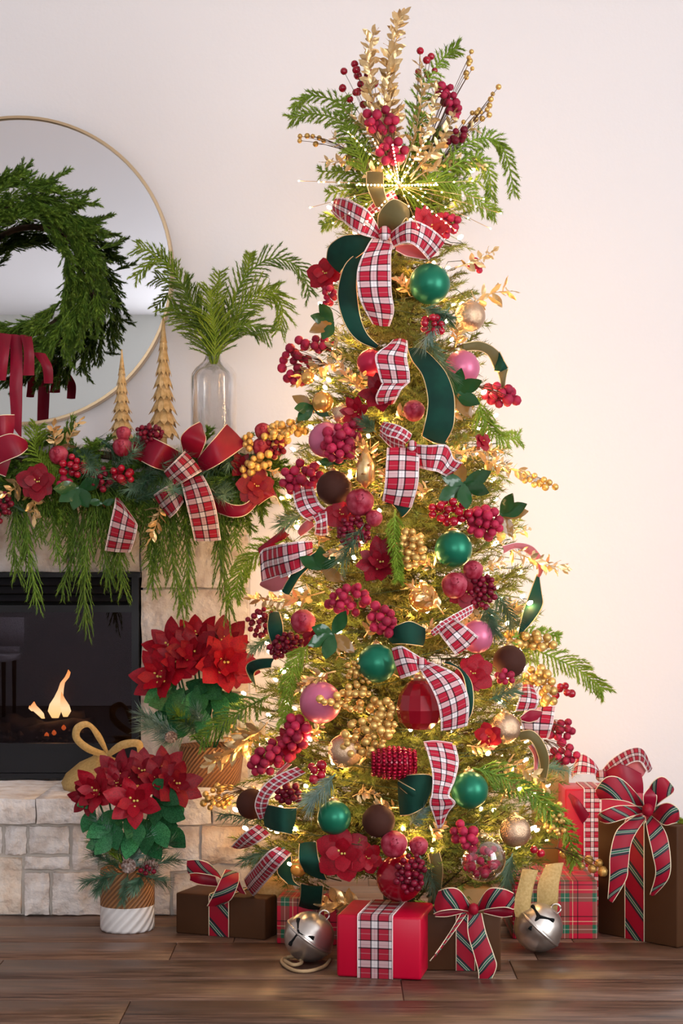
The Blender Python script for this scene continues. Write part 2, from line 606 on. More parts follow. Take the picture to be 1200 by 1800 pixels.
def weave(name, c1, c2, scale, rot=0.785, bump=0.8):
    """Slanted rib relief around a pot."""
    m, nt, b, N, L = _nodes(name)
    b.inputs['Roughness'].default_value = 0.6
    uv = N.new('ShaderNodeUVMap')
    mp = N.new('ShaderNodeMapping')
    mp.inputs['Rotation'].default_value = (0, 0, rot)
    L.new(uv.outputs[0], mp.inputs[0])
    w = N.new('ShaderNodeTexWave')
    w.inputs['Scale'].default_value = scale
    w.inputs['Distortion'].default_value = 0.6
    L.new(mp.outputs[0], w.inputs['Vector'])
    r = N.new('ShaderNodeValToRGB')
    r.color_ramp.elements[0].color, r.color_ramp.elements[1].color = (*c2, 1), (*c1, 1)
    L.new(w.outputs['Fac'], r.inputs[0])
    L.new(r.outputs[0], b.inputs['Base Color'])
    bp = N.new('ShaderNodeBump')
    bp.inputs['Strength'].default_value = bump
    bp.inputs['Distance'].default_value = 0.004
    L.new(w.outputs['Fac'], bp.inputs['Height'])
    L.new(bp.outputs[0], b.inputs['Normal'])
    return m


M['pot_brown'] = weave('woven_brown_band', (0.36, 0.16, 0.055), (0.16, 0.06, 0.02), 30)
M['pot_white'] = weave('white_ribbed_band', (0.80, 0.76, 0.73), (0.66, 0.62, 0.60), 16)


def flame_mat():
    m, nt, b, N, L = _nodes('yellow_flame')
    N.remove(b)
    tc = N.new('ShaderNodeTexCoord')
    sp = N.new('ShaderNodeSeparateXYZ')
    L.new(tc.outputs['Generated'], sp.inputs[0])
    r = N.new('ShaderNodeValToRGB')
    e = r.color_ramp.elements
    e[0].position, e[0].color = 0.0, (1.0, 0.62, 0.20, 1)
    e[1].position, e[1].color = 1.0, (1.0, 0.30, 0.05, 1)
    x = e.new(0.35)
    x.color = (1.0, 0.74, 0.36, 1)
    L.new(sp.outputs[2], r.inputs[0])
    em = N.new('ShaderNodeEmission')
    em.inputs[1].default_value = 4.5
    L.new(r.outputs[0], em.inputs[0])
    L.new(em.outputs[0], N['Material Output'].inputs[0])
    return m


M['flame'] = flame_mat()
# ---------------------------------------------------------------- the room
WY = 5.50                                            # back wall
HXR = P(520, 0, 4.8).x                               # right end of the raised hearth
FBX1, FBZ0, FBZ1 = P(247, 0, 5.26).x, P(0, 1368, 5.26).z, P(0, 1008, 5.26).z
wb = MB()
wb.box((-3.6, WY, 0), (-1.75, WY + .1, 3.0)).box((FBX1 - .01, WY, 0), (3.5, WY + .1, 3.0))
wb.box((-1.75, WY, FBZ1), (FBX1 - .01, WY + .1, 3.0)).box((-1.75, WY, 0), (FBX1 - .01, WY + .1, FBZ0))
struct('wall_back', wb.mesh('wall_back', M['wall'], False))
struct('wall_left', MB().box((-3.7, -2.4, 0), (-3.6, WY, 3.0)).mesh('wall_left', M['wall'], False))
wr = MB()
wr.box((3.4, -2.4, 0), (3.5, 0.3, 3.0)).box((3.4, 2.9, 0), (3.5, WY, 3.0)).box((3.4, 0.3, 0), (3.5, 2.9, .3)).box((3.4, 0.3, 2.8), (3.5, 2.9, 3.0))
struct('wall_right', wr.mesh('wall_right', M['wall'], False))
wf = MB()
wf.box((-3.7, -2.4, 0), (-1.2, -2.3, 3.0)).box((2.4, -2.4, 0), (3.5, -2.3, 3.0)).box((-1.2, -2.4, 0), (2.4, -2.3, .7)).box((-1.2, -2.4, 2.8), (2.4, -2.3, 3.0))
struct('wall_front', wf.mesh('wall_front', M['sage'], False))
struct('ceiling', MB().box((-3.7, -2.4, 3.0), (3.5, WY + .1, 3.1)).mesh('ceiling', M['ceil'], False))


def window(name, a, b, axis):
    w = struct(name, None, None, Matrix.Translation(Vector(a)))
    fr = MB()
    t = .05
    lo, hi = Vector(a), Vector(b)

    def bar(u0, u1, z0, z1):
        if axis == 'x':
            fr.box((lo.x, u0, z0), (hi.x, u1, z1))
        else:
            fr.box((u0, lo.y, z0), (u1, hi.y, z1))
    u0, u1 = (lo.y, hi.y) if axis == 'x' else (lo.x, hi.x)
    um = (u0 + u1) / 2
    bar(u0, u0 + t, lo.z, hi.z); bar(u1 - t, u1, lo.z, hi.z); bar(um - t / 2, um + t / 2, lo.z, hi.z)
    bar(u0, u1, lo.z, lo.z + t); bar(u0, u1, hi.z - t, hi.z)
    part('window_frame', fr, M['trim'], w, False)
    for s0, s1 in ((u0 + t, um - t / 2), (um + t / 2, u1 - t)):
        g = MB()
        if axis == 'x':
            xm = (lo.x + hi.x) / 2
            g.box((xm, s0, lo.z + t), (xm + .006, s1, hi.z - t))
        else:
            ym = (lo.y + hi.y) / 2
            g.box((s0, ym, lo.z + t), (s1, ym + .006, hi.z - t))
        part('pane', g, M['window'], w, False)


window('window_1', (3.40, 0.3, .3), (3.46, 2.9, 2.8), 'x')
window('window_2', (-1.2, -2.38, .7), (2.4, -2.32, 2.8), 'y')

fl = struct('floor', MB().box((-3.7, -2.4, -.06), (3.5, WY + .1, -.004)).mesh('floor', mat('floor_underlay', (.07, .038, .026), .4), False))
rp = random.Random(11)
pw, y0 = 0.205, 3.22
for r in range(12):
    x = -2.3 + rp.uniform(-.6, 0)
    ya = y0 + r * pw
    while x < 2.4:
        ln = rp.uniform(.75, 1.35)
        me = bevel_box('plank', ln - .0022, pw - .0022, .012, .0012, M['floor'], 1)
        put('plank', me, fl, Matrix.Translation((x + ln / 2, ya + pw / 2, -.012)))
        x += ln
bb = MB().box((P(437, 0, 5.26).x, WY - .015, 0), (3.4, WY, .11))
struct('baseboard_back', bb.mesh('baseboard_back', M['trim'], False))


# ---------------------------------------------------------------- stone hearth, surround and mantel
def rough_stone(w, h, d, seed, rough=.008, nx=9, nz=7):
    rs = random.Random(seed)
    mb = MB()
    v, f = [], []
    off = Vector((rs.uniform(0, 50), rs.uniform(0, 50), 0))
    for j in range(nz):
        for i in range(nx):
            u, t = i / (nx - 1), j / (nz - 1)
            edge = min(u, 1 - u) * w, min(t, 1 - t) * h
            e = min(edge)
            back = .004 * max(0, 1 - e / .006)
            n = noise.noise(off + Vector((u * w * 16, t * h * 16, 0))) * rough + noise.noise(off + Vector((u * w * 45, t * h * 45, 3))) * rough * .8
            jx = rs.uniform(-.003, .003) if 0 < i < nx - 1 else rs.uniform(-.002, .002)
            v.append((u * w + jx, -n + back, t * h + (rs.uniform(-.002, .002) if e == 0 else 0)))
    for j in range(nz - 1):
        for i in range(nx - 1):
            a = j * nx + i
            f.append((a, a + 1, a + nx + 1, a + nx))
    rim = [i for i in range(nx)] + [j * nx + nx - 1 for j in range(1, nz)] + [(nz - 1) * nx + i for i in range(nx - 2, -1, -1)] + [j * nx for j in range(nz - 2, 0, -1)]
    b = len(v)
    k = len(rim)
    for i in rim:
        v.append((v[i][0], d, v[i][2]))
    for i in rim:
        v.append(v[i])                               # own corner points, so the arris stays crisp
    for q in range(k):
        q2 = (q + 1) % k
        f.append((b + k + q2, b + k + q, b + q, b + q2))
    f.append(tuple(b + q for q in range(k)))
    return mb.add(v, f)


HZ = P(0, 1404, 4.8).z                               # hearth top
hearth = struct('trim_1', MB().box((-2.2, 4.818, 0), (HXR - .01, 5.25, HZ - .05)).mesh('hearth_core', M['mortar'], False))


def face_stone(px0, py0, px1, py1, par, d=4.8, depth=.05, m='stone', rough=.008, nx=9, nz=7, proud=0.0):
    a, b = P(px0, py1, d), P(px1, py0, d)
    g = .002
    w, h = b.x - a.x - 2 * g, b.z - a.z - 2 * g
    mb = rough_stone(w, h, depth, R0.random(), rough, nx, nz)
    T = Matrix.Translation((a.x + g, d - proud, a.z + g))
    put('stone', mb.mesh('stone', M[m], True), par, T)


capx = [-330, -150, 62, 222, 372, 452, 521]
for i in range(len(capx) - 1):
    a, b = P(capx[i], 1449, 4.78), P(capx[i + 1], 1404, 4.78)
    mb = rough_stone(b.x - a.x - .004, HZ - a.z, .45, i * 3.3 + .5, .010, 9, 5)
    put('stone', mb.mesh('stone', M['stone'], True), hearth, Matrix.Translation((a.x + .002, 4.785, a.z)))
for q in [(-300, 1452, -128, 1520), (-300, 1523, -150, 1609), (-125, 1452, 4, 1503), (-147, 1507, 38, 1609, 'stone_peach'), (7, 1452, 47, 1503),
          (50, 1452, 122, 1502), (42, 1506, 122, 1529), (126, 1452, 172, 1530), (42, 1534, 87, 1609), (91, 1533, 186, 1609),
          (175, 1452, 262, 1518), (190, 1522, 300, 1609), (265, 1452, 350, 1532), (304, 1536, 398, 1609), (353, 1452, 430, 1520, 'stone_peach'),
          (402, 1524, 470, 1609), (433, 1452, 519, 1520), (474, 1524, 519, 1609)]:
    face_stone(q[0], q[1], q[2], q[3], hearth, m=q[4] if len(q) > 4 else 'stone', rough=.013, proud=R0.uniform(-.003, .006))
srx = P(437, 0, 5.26).x
sur = struct('trim_2', MB().box((FBX1 + .004, 5.285, HZ), (srx - .008, WY, 1.17)).box((-2.2, 5.285, FBZ1 + .004), (FBX1 + .004, WY, 1.17)).mesh('surround_core', M['mortar'], False))
for q in [(247, 1218, 437, 1385), (247, 1036, 437, 1216), (247, 942, 330, 1034), (332, 942, 437, 1034), (120, 885, 246, 1006), (-60, 885, 118, 1006),
          (-330, 885, -62, 1006), (247, 885, 437, 940)]:
    face_stone(*q[:4], sur, d=5.26, depth=.05, rough=.003, nx=9, nz=7)
MZ = P(0, 790, 5.2).z                                # mantel top
mantel = struct('trim_3', MB().box((-2.2, 5.03, MZ - .15), (P(492, 0, 5.0).x - .006, WY, MZ - .002)).mesh('mantel_core', M['mortar'], False))
mx = [-330, -80, 150, 330, 492]
for i in range(4):
    a, b = P(mx[i], 0, 5.0), P(mx[i + 1], 0, 5.0)
    mb = rough_stone(b.x - a.x - .004, .155, .44, i + 40.5, .006, 9, 5)
    put('stone', mb.mesh('stone', M['stone'], True), mantel, Matrix.Translation((a.x + .002, 5.0, MZ - .155)))

# ---------------------------------------------------------------- fireplace insert with fire
ins = thing('fireplace_insert', 'black glass-fronted gas fireplace with flames, set in the stone surround', 'fireplace', (-1.2, 5.3, FBZ0))
xl, xr = -2.1, FBX1 - .004
fr = MB()
zt, zb = P(0, 1064, 5.24).z, P(0, 1310, 5.24).z
fr.box((xl, 5.245, FBZ0), (xr, 5.28, P(0, 1360, 5.24).z)).box((xr - .022, 5.245, FBZ0), (xr, 5.30, FBZ1)).box((xl, 5.235, FBZ1 - .012), (xr + .006, 5.30, FBZ1 + .002))
fr.box((xl, 5.25, zb - .012), (xr, 5.28, zb + .004)).box((xl, 5.25, zt - .022), (xr, 5.28, zt))
part('frame', fr, M['black'], ins, False)
for ya, yb in ((1016, 1028), (1031, 1042), (1046, 1056)):
    lv = MB()
    za, zz = P(0, yb, 5.24).z, P(0, ya, 5.24).z
    v = [(xl, 5.243, za), (xr - .024, 5.243, za), (xr - .024, 5.262, zz), (xl, 5.262, zz), (xl, 5.275, zz - .004), (xr - .024, 5.275, zz - .004), (xr - .024, 5.255, za - .003), (xl, 5.255, za - .003)]
    lv.add(v, [(0, 1, 2, 3), (3, 2, 5, 4), (4, 5, 6, 7), (7, 6, 1, 0), (0, 3, 4, 7), (1, 6, 5, 2)])
    part('louver', lv, M['black2'], ins, False)
part('louver_backing', MB().box((xl, 5.278, zt), (xr - .02, 5.285, FBZ1 - .01)), M['dark'], ins, False)
part('lower_panel', MB().box((xl, 5.252, P(0, 1359, 5.24).z), (xr - .022, 5.262, P(0, 1314, 5.24).z)), M['black'], ins, False)
part('glass_pane', MB().box((xl, 5.268, zb), (xr - .022, 5.271, zt - .02)), M['pane'], ins, False)
fb = MB()
fb.box((xl, 5.72, FBZ0), (xr, 5.74, FBZ1)).box((xl - .02, 5.285, FBZ0), (xl, 5.74, FBZ1)).box((xr - .02, 5.30, FBZ0), (xr - .004, 5.74, FBZ1))
fb.box((xl, 5.285, FBZ0), (xr - .004, 5.74, zb - .02)).box((xl, 5.285, zt - .01), (xr - .004, 5.74, FBZ1))
part('firebox', fb, M['firebrick'], ins, False)
rl = random.Random(3)
for (xa, ya, xb, yb, r, dy) in [(10, 1268, 120, 1290, 15, 0), (40, 1292, 165, 1272, 14, -.05), (60, 1262, 150, 1258, 11, .07), (-120, 1285, 20, 1272, 17, 0)]:
    a, b = P(xa, ya, 5.5 + dy), P(xb, yb, 5.5 + dy)
    lg = MB()
    pts = [a.lerp(b, t / 7) + Vector((0, rl.uniform(-.006, .006), rl.uniform(-.006, .006))) for t in range(8)]
    lg.tube(pts, [r * 5.5 / F * rl.uniform(.82, 1.12) for _ in pts], 9)
    part('log', lg, M['log'], ins)
eb = MB()
for _ in range(160):
    c = P(rl.uniform(-60, 175), rl.uniform(1284, 1304), rl.uniform(5.4, 5.62))
    s = rl.uniform(.006, .014)
    eb.lathe([(s * .5, -s * .6), (s, 0), (s * .4, s * .7)], 5, c)
o = part('ember_bed', eb, M['log'], ins, False)
o['kind'] = 'stuff'
for (x, y) in [(82, 1292), (95, 1288), (112, 1279)]:
    c = P(x, y, 5.42)
    part('ember', MB().lathe([(.003, -.008), (.008, -.002), (.006, .004), (.001, .009)], 6, c), M['ember'], ins)


def flame(pts, ws, d):
    mb = MB()
    c = [P(x, y, d) for x, y in pts]
    n = 8
    rows = []
    for i, (p, w) in enumerate(zip(c, ws)):
        for j in range(n):
            a = 2 * math.pi * j / n
            mb.v.append(p + Vector((math.cos(a) * w * d / F, math.sin(a) * w * d / F * .6, 0)))
    for i in range(len(c) - 1):
        for j in range(n):
            mb.f.append((i * n + j, i * n + (j + 1) % n, (i + 1) * n + (j + 1) % n, (i + 1) * n + j))
            mb.m.append(0)
    return part('flame', mb, M['flame'], ins)


flame([(97, 1262), (96, 1250), (98, 1238), (103, 1226), (107, 1212), (110, 1200), (118, 1190), (121, 1182), (120, 1177)], [6, 12, 11, 8, 5, 4, 4, 3, .3], 5.48)
flame([(115, 1260), (116, 1250), (114, 1240), (110, 1228), (108, 1216)], [4, 9, 8, 4, .3], 5.44)
flame([(76, 1263), (70, 1254), (63, 1247), (59, 1240), (60, 1233)], [3, 7, 8, 5, .3], 5.45)
flame([(58, 1250), (54, 1245), (52, 1240)], [3, 4, .3], 5.47)
ld = bpy.data.lights.new('flame_light', 'POINT')
ld.energy, ld.color, ld.shadow_soft_size = 1.2, (1, .45, .15), .05
put('flame_light', ld, ins, Matrix.Translation(P(105, 1215, 5.42)))
# ---------------------------------------------------------------- where the tree stands, and builders for its trimmings
TX, TY = 0.155, 4.60
PROF = [(20, 12), (120, 60), (220, 115), (300, 145), (370, 125), (450, 132), (600, 158), (800, 195), (1000, 232), (1200, 268), (1400, 300), (1500, 300), (1560, 250), (1620, 140)]


def prof(py):
    if py <= PROF[0][0]:
        return PROF[0][1]
    for (a, wa), (b, wb_) in zip(PROF, PROF[1:]):
        if py <= b:
            return lerp(wa, wb_, (py - a) / (b - a))
    return PROF[-1][1]


def TD(px, py, off=0.0):
    hw = prof(py)
    u = max(-1, min(1, (px - 703) / hw))
    return TY - math.sqrt(1 - u * u) * hw * 4.35 / F * 0.94 - off


def D(ref, px, py, off=0.0):
    """Distance from the lens: on the tree's surface, or at a given distance; off comes towards the lens."""
    return TD(px, py, off) if ref is None else ref - off


def Q(ref, px, py, off=0.0):
    return P(px, py, D(ref, px, py, off))


def catmull(pts, k):
    out = []
    n = len(pts)
    for i in range(n - 1):
        p0, p1, p2, p3 = pts[max(i - 1, 0)], pts[i], pts[i + 1], pts[min(i + 2, n - 1)]
        for s in range(k):
            t = s / k
            out.append(0.5 * ((2 * p1) + (p2 - p0) * t + (2 * p0 - 5 * p1 + 4 * p2 - p3) * t * t + (3 * p1 - p0 - 3 * p2 + p3) * t ** 3))
    out.append(pts[-1])
    return out


STYLE = {'plaid': ('plaid', 'pink_back', 'wire_pink'), 'dark': ('plaid_dark', 'satin_red', 'wire_pink'), 'green': ('velvet_green', 'olive_back', 'gold_edge'),
         'diag': ('diag', 'satin_red', 'cream_edge'), 'satin': ('satin_red', 'satin_red', 'cream_edge'), 'gold': ('burlap', 'burlap', 'burlap'),
         'back': ('pink_back', 'plaid', 'wire_pink'), 'diagback': ('satin_red', 'diag', 'cream_edge'), 'olive': ('olive_back', 'velvet_green', 'gold_edge'),
         'burg': ('satin_red', 'satin_red', 'satin_red')}
RIB_N = [0]


def ribbon(par, name, style, nodes, o=(0.03, 0.06, 0.03), ref=None, k=6, cross=4, tilt=0.0, edge=0.0014):
    """A strip between two rails. nodes: (lx, ly, rx, ry) in photograph pixels, read at the strip's own distance."""
    RIB_N[0] += 1
    n = len(nodes)
    Ls, Rs = [], []
    for i, q in enumerate(nodes):
        t = i / (n - 1)
        off = (1 - t) * (1 - 2 * t) * o[0] + 4 * t * (1 - t) * o[1] + t * (2 * t - 1) * o[2]
        d = D(ref, (q[0] + q[2]) / 2, (q[1] + q[3]) / 2, off)
        Ls.append(P(q[0], q[1], d - tilt))
        Rs.append(P(q[2], q[3], d + tilt))
    L_, R_ = catmull(Ls, k), catmull(Rs, k)
    m = len(L_)
    wav = RIB_N[0] * 1.7
    rows, run, ln = [], [0.0], 0
    for i in range(m):
        if i:
            ln += ((L_[i] + R_[i]) / 2 - (L_[i - 1] + R_[i - 1]) / 2).length
            run.append(ln)
    width = sum((a - b).length for a, b in zip(L_, R_)) / m
    nrm = []
    for i in range(m):
        tg = (L_[min(i + 1, m - 1)] + R_[min(i + 1, m - 1)]) - (L_[max(i - 1, 0)] + R_[max(i - 1, 0)])
        q = tg.cross(R_[i] - L_[i])
        nrm.append(q.normalized() if q.length > 1e-12 else Vector((0, -1, 0)))
    sg = 1 if sum(q.y for q in nrm) < 0 else -1
    mb = MB()
    mb.uv = []
    th = .0006
    for side in (0, 1):
        b = len(mb.v)
        for i in range(m):
            nn = nrm[i] * sg
            for j in range(cross + 1):
                u = j / cross
                bulge = .004 * math.sin(math.pi * u) + .0016 * math.sin(run[i] * 38 + wav + u * 2.2)
                mb.v.append(L_[i].lerp(R_[i], u) + nn * (bulge + (th if side == 0 else -th)))
                mb.uv.append((u, run[i] / max(width, 1e-4)))
        for i in range(m - 1):
            for j in range(cross):
                a = b + i * (cross + 1) + j
                q = (a, a + 1, a + cross + 2, a + cross + 1)
                mb.f.append(q if (sg < 0) == (side == 0) else q[::-1])
                mb.m.append(side)
    if edge:
        for rail, other in ((L_, R_), (R_, L_)):
            c = len(mb.v)
            mb.tube([p.lerp(q, .01) + nrm[i] * sg * .0016 * math.sin(run[i] * 38 + wav + (0 if rail is L_ else 2.2)) for i, (p, q) in enumerate(zip(rail, other))], edge, 5, 2)
            mb.uv.extend([(0, 0)] * (len(mb.v) - c))
    return part(name, mb, [M[x] for x in STYLE[style]], par)


def unit(name, mb, m):
    return mb.mesh(name, m)


def sphere_mb(n=20, r=1.0, k=12):
    return MB().lathe([(max(1e-3, math.sin(math.pi * i / k)) * r, -math.cos(math.pi * i / k) * r) for i in range(k + 1)], n)


def berry_mesh(m):
    mb = sphere_mb(9, 1, 6)
    mb.lathe([(.10, .98), (.22, 1.04), (.05, 1.0)], 5)
    return unit('berry', mb, M[m])


BERRY = {k: berry_mesh(k) for k in ('berry', 'berry_dk', 'berry_sh', 'gold_berry')}


def petal_mesh(L_, W, pointed, cup, m, mid=0.5):
    """A petal along +z, cupped towards +y; length 1."""
    mb = MB()
    nz, nx = 7, 4
    for i in range(nz + 1):
        t = i / nz
        w = W * (math.sin(math.pi * min(1, t ** (0.75 if mid < .5 else 1.0))) ** (0.85 if pointed else 0.55))
        w = max(w, .02 if t > .5 else .06)
        for j in range(nx + 1):
            u = j / nx * 2 - 1
            mb.v.append((u * w, cup * (t * t) - .10 * (1 - abs(u)) * W + .03 * math.sin(t * 9 + u * 3), t * L_))
    for i in range(nz):
        for j in range(nx):
            a = i * (nx + 1) + j
            mb.f.append((a, a + 1, a + nx + 2, a + nx + 1))
            mb.m.append(0)
    return unit('petal', mb, M[m])


PET = {'point': petal_mesh(1, .29, True, -.12, 'petal'), 'pointdk': petal_mesh(1, .30, True, -.12, 'petal_dk'), 'round': petal_mesh(1, .42, False, .22, 'petal'),
       'rounddk': petal_mesh(1, .42, False, .22, 'petal_dk')}
LEAFG = petal_mesh(1, .23, True, .12, 'gold')
LEAFM = petal_mesh(1, .26, True, -.18, 'magleaf')
LEAFP = petal_mesh(1, .27, True, -.22, 'leaf')
BALL = {}
for k in ('ball_green', 'ball_pink', 'ball_red', 'ball_brown', 'ball_deep', 'champagne', 'amber', 'clearball'):
    BALL[k] = unit('ball', sphere_mb(36, 1, 24), M[k])
capm = MB().lathe([(.30, .94), (.31, 1.0), (.28, 1.12), (.24, 1.15), (.10, 1.16)], 14)
for i in range(10):
    a = 2 * math.pi * i / 10
    capm.lathe([(.03, .90), (.05, .94), (.03, .99)], 4, (.30 * math.cos(a), .30 * math.sin(a), 0))
CAPM = unit('cap', capm, M['cap'])
hk = MB().tube([Vector((.10 * math.cos(a), 0, 1.24 + .10 * math.sin(a))) for a in [2 * math.pi * i / 10 for i in range(11)]], .02, 5)
HOOK = unit('hanger_loop', hk, M['cap'])


def ball(label, px, py, r, m, off=.035, ref=None, up=(0, .5, 1), name='ball_ornament', cap=True, group=None):
    c = Q(ref, px, py, off)
    R = r * c.y / F
    t = thing(name, label, 'ornament', c, group)
    put('ball', BALL[m], t, frame(c, up, s=R))
    if cap:
        cp = put('cap', CAPM, t, frame(c, up, s=R))
        put('hanger_loop', HOOK, cp, frame(c, up, s=R))
    return t


def berries(label, cx, cy, rx, ry, n, rp_, m='berry', ref=None, off=.03, rot=0.0, spread=.03, group=None, name='berry_spray', tail=None, seed=None, grow=1.0):
    rb = random.Random(seed if seed is not None else int(cx * 7 + cy))
    c = Q(ref, cx, cy, off)
    t = thing(name, label, 'berries' if name == 'berry_spray' else 'decoration', c, group)
    k = c.y / F
    root = Q(ref, cx, cy, off - .07) if tail is None else Q(ref, tail[0], tail[1], off - .03)
    st = MB()
    done = []
    ca, sa = math.cos(rot), math.sin(rot)
    tries = 0
    while len(done) < n and tries < n * 60:
        tries += 1
        a, q = rb.uniform(0, 6.283), math.sqrt(rb.random())
        x, y = q * math.cos(a) * rx, q * math.sin(a) * ry
        z = rb.uniform(-1, 1) * spread * math.sqrt(max(0.05, 1 - q * q))
        v = Vector(((x * ca - y * sa) * k, -z, -(x * sa + y * ca) * k))
        r = rp_ * k * rb.uniform(.8, 1.12) * grow
        if any((v - w).length < (r + s) * .86 for w, s in done):
            continue
        done.append((v, r))
        put('berry', BERRY[m], t, frame(c + v, (rb.uniform(-1, 1), -1, rb.uniform(-1, 1)), s=r))
    for v, r in done:
        e = c + v
        st.tube(bez(root, root.lerp(e, .6) + Vector((0, 0, .012)), e, 4), .0009, 3, cap=False)
    part('stem', st, M['stem'], t)
    return t


def goldspray(label, bx, by, tx, ty, n, leaf, ref=None, o0=.0, o1=.05, m=None, bend=.12, group=None, wide=1.0, name='gold_leaf_spray', cat='leaf spray', lm=None):
    rg = random.Random(int(bx * 3 + ty))
    a, b = Q(ref, bx, by, o0), Q(ref, tx, ty, o1)
    ax = b - a
    side = ax.cross(Vector((0, -1, 0))).normalized()
    mid = a.lerp(b, .5) + side * ax.length * bend * rg.choice((-1, 1)) + Vector((0, 0, ax.length * .05))
    pts = bez(a, mid, b, 10)
    t = thing(name, label, cat, a, group)
    part('stem', MB().tube(pts, [.0022 - .0014 * i / 10 for i in range(11)], 5), M['gold'] if lm is None else M['stem'], t)
    for i in range(n):
        u = .16 + .84 * (i + .5) / n
        j = min(9, int(u * 10))
        p = pts[j].lerp(pts[j + 1], u * 10 - j)
        tg = (pts[j + 1] - pts[j]).normalized()
        ang = i * 2.4
        sd = side * math.cos(ang) * 1.1 + tg.cross(side) * math.sin(ang) * .9
        dr = tg * rg.uniform(.35, .9) + sd * rg.uniform(.6, 1.0) * wide
        if i == n - 1:
            dr = tg
        L_ = leaf * p.y / F * rg.uniform(.75, 1.2) * (1.1 - .35 * u)
        put('leaf', lm or LEAFG, t, frame(p, dr, (rg.uniform(-1, 1), rg.uniform(-1, 0), rg.uniform(-1, 1)), L_))
    return t


def flower(label, px, py, r, kind='point', ref=None, off=.05, face=(0, -1, .2), n=7, inner=5, name='flower', cat='flower', par=None, group=None):
    if isinstance(px, Vector):
        c, rf = px, random.Random(int(abs(px.x) * 9000 + px.z * 700))
    else:
        c, rf = Q(ref, px, py, off), random.Random(int(px * 5 + py))
    k = r * c.y / F
    if par is None:
        t = thing(name, label, cat, c, group)
    else:
        t = put(name, None, par, Matrix.Translation(c))
    fz = Vector(face).normalized()
    u = fz.orthogonal().normalized()
    w = fz.cross(u)
    for ring, (cnt, open_, sc) in enumerate(((n, .25, 1.0), (inner, .75, .66))):
        for i in range(cnt):
            a = 2 * math.pi * (i + .5 * ring) / cnt + rf.uniform(-.2, .2)
            rad = u * math.cos(a) + w * math.sin(a)
            dr = rad + fz * (open_ + rf.uniform(-.15, .2))
            sd = rad.cross(fz)
            put('petal', PET[kind], t, frame(c + fz * .004 * ring, dr, sd, k * sc * rf.uniform(.85, 1.1)))
    sm = MB()
    for i in range(9):
        a, q = i * 2.4, .05 * math.sqrt(i)
        p = c + (u * math.cos(a) + w * math.sin(a)) * q * k * 2.2 + fz * k * .16
        sm.join(sphere_mb(5, 1, 4), frame(p, fz, s=max(.0016, k * .05)))
    part('stamen', sm, M['stamen'], t)
    return t


def cord_branch(mb, pts, r, rb, needles=5, nl=.008, step_r=.55):
    """One soft cedar cord with short needles lying forward along it."""
    k = len(pts)
    mb.tube(pts, [r * (1 - .7 * i / (k - 1)) for i in range(k)], 4, cap=False)
    for i in range(k - 1):
        tg = (pts[i + 1] - pts[i])
        seg = tg.length
        if seg < 1e-6:
            continue
        tg.normalize()
        u = tg.orthogonal().normalized()
        w = tg.cross(u)
        for j in range(needles):
            a = rb.uniform(0, 6.283)
            p = pts[i].lerp(pts[i + 1], (j + rb.random() * .6) / needles)
            dr = (u * math.cos(a) + w * math.sin(a))
            e = p + (tg * .85 + dr * .6) * nl * rb.uniform(.8, 1.2)
            s = tg.cross(dr) * nl * .15
            b = len(mb.v)
            mb.v.extend([p - s, p + s, e])
            mb.f.append((b, b + 1, b + 2))
            mb.m.append(0)


def cedar_mb(pts, side_len, n, seed=0, droop=.35, ang=.8, r=.0021, nl=.009, needles=5, planar=.6):
    """Cedar or Norfolk-pine spray along a path (world points)."""
    rb = random.Random(seed)
    n = int(n * 1.35)
    r, nl, needles = r * 1.35, nl * 1.4, needles + 2
    mb = MB()
    mb.tube(pts, [.0026 - .0017 * i / (len(pts) - 1) for i in range(len(pts))], 5)
    cord_branch(mb, pts, .0016, rb, 9, nl)
    k = len(pts) - 1
    for i in range(n):
        u = .10 + .88 * i / n
        j = min(k - 1, int(u * k))
        p = pts[j].lerp(pts[j + 1], u * k - j)
        tg = (pts[j + 1] - pts[j]).normalized()
        sd = tg.cross(Vector((0, -1, 0)))
        sd = sd.normalized() if sd.length > .2 else tg.orthogonal().normalized()
        up = sd.cross(tg)
        s = 1 if i % 2 else -1
        dr = tg * math.cos(ang) + (sd * s * rb.uniform(.6, 1.0) + up * rb.uniform(-1, 1) * (1 - planar)) * math.sin(ang)
        ln = side_len * (1.05 - .55 * u) * rb.uniform(.7, 1.15)
        q, bp = [], p.copy()
        v = dr.normalized()
        for _ in range(6):
            q.append(bp.copy())
            bp = bp + v * ln / 5
            v = (v + Vector((0, 0, -droop * .28))).normalized()
        cord_branch(mb, q, r, rb, needles, nl)
    return mb


def cedar(label, path, side, n, ref=None, offs=(.0, .05), m='cedar', group=None, seed=None, name='cedar_sprig', par=None, droop=.35, ang=.8, planar=.6, nl=.009, r=.0021):
    """path: photograph pixels from the root to the tip."""
    k = len(path)
    pts = [Q(ref, x, y, lerp(offs[0], offs[1], i / (k - 1))) for i, (x, y) in enumerate(path)]
    pts = catmull(pts, 5)
    mb = cedar_mb(pts, side * pts[0].y / F, n, seed if seed is not None else int(path[0][0] * 3 + path[-1][1]), droop, ang, r, nl, planar=planar)
    if par is not None:
        return part(name, mb, M[m], par)
    t = thing(name, label, 'greenery', pts[0], group)
    part('foliage', mb, M[m], t)
    return t


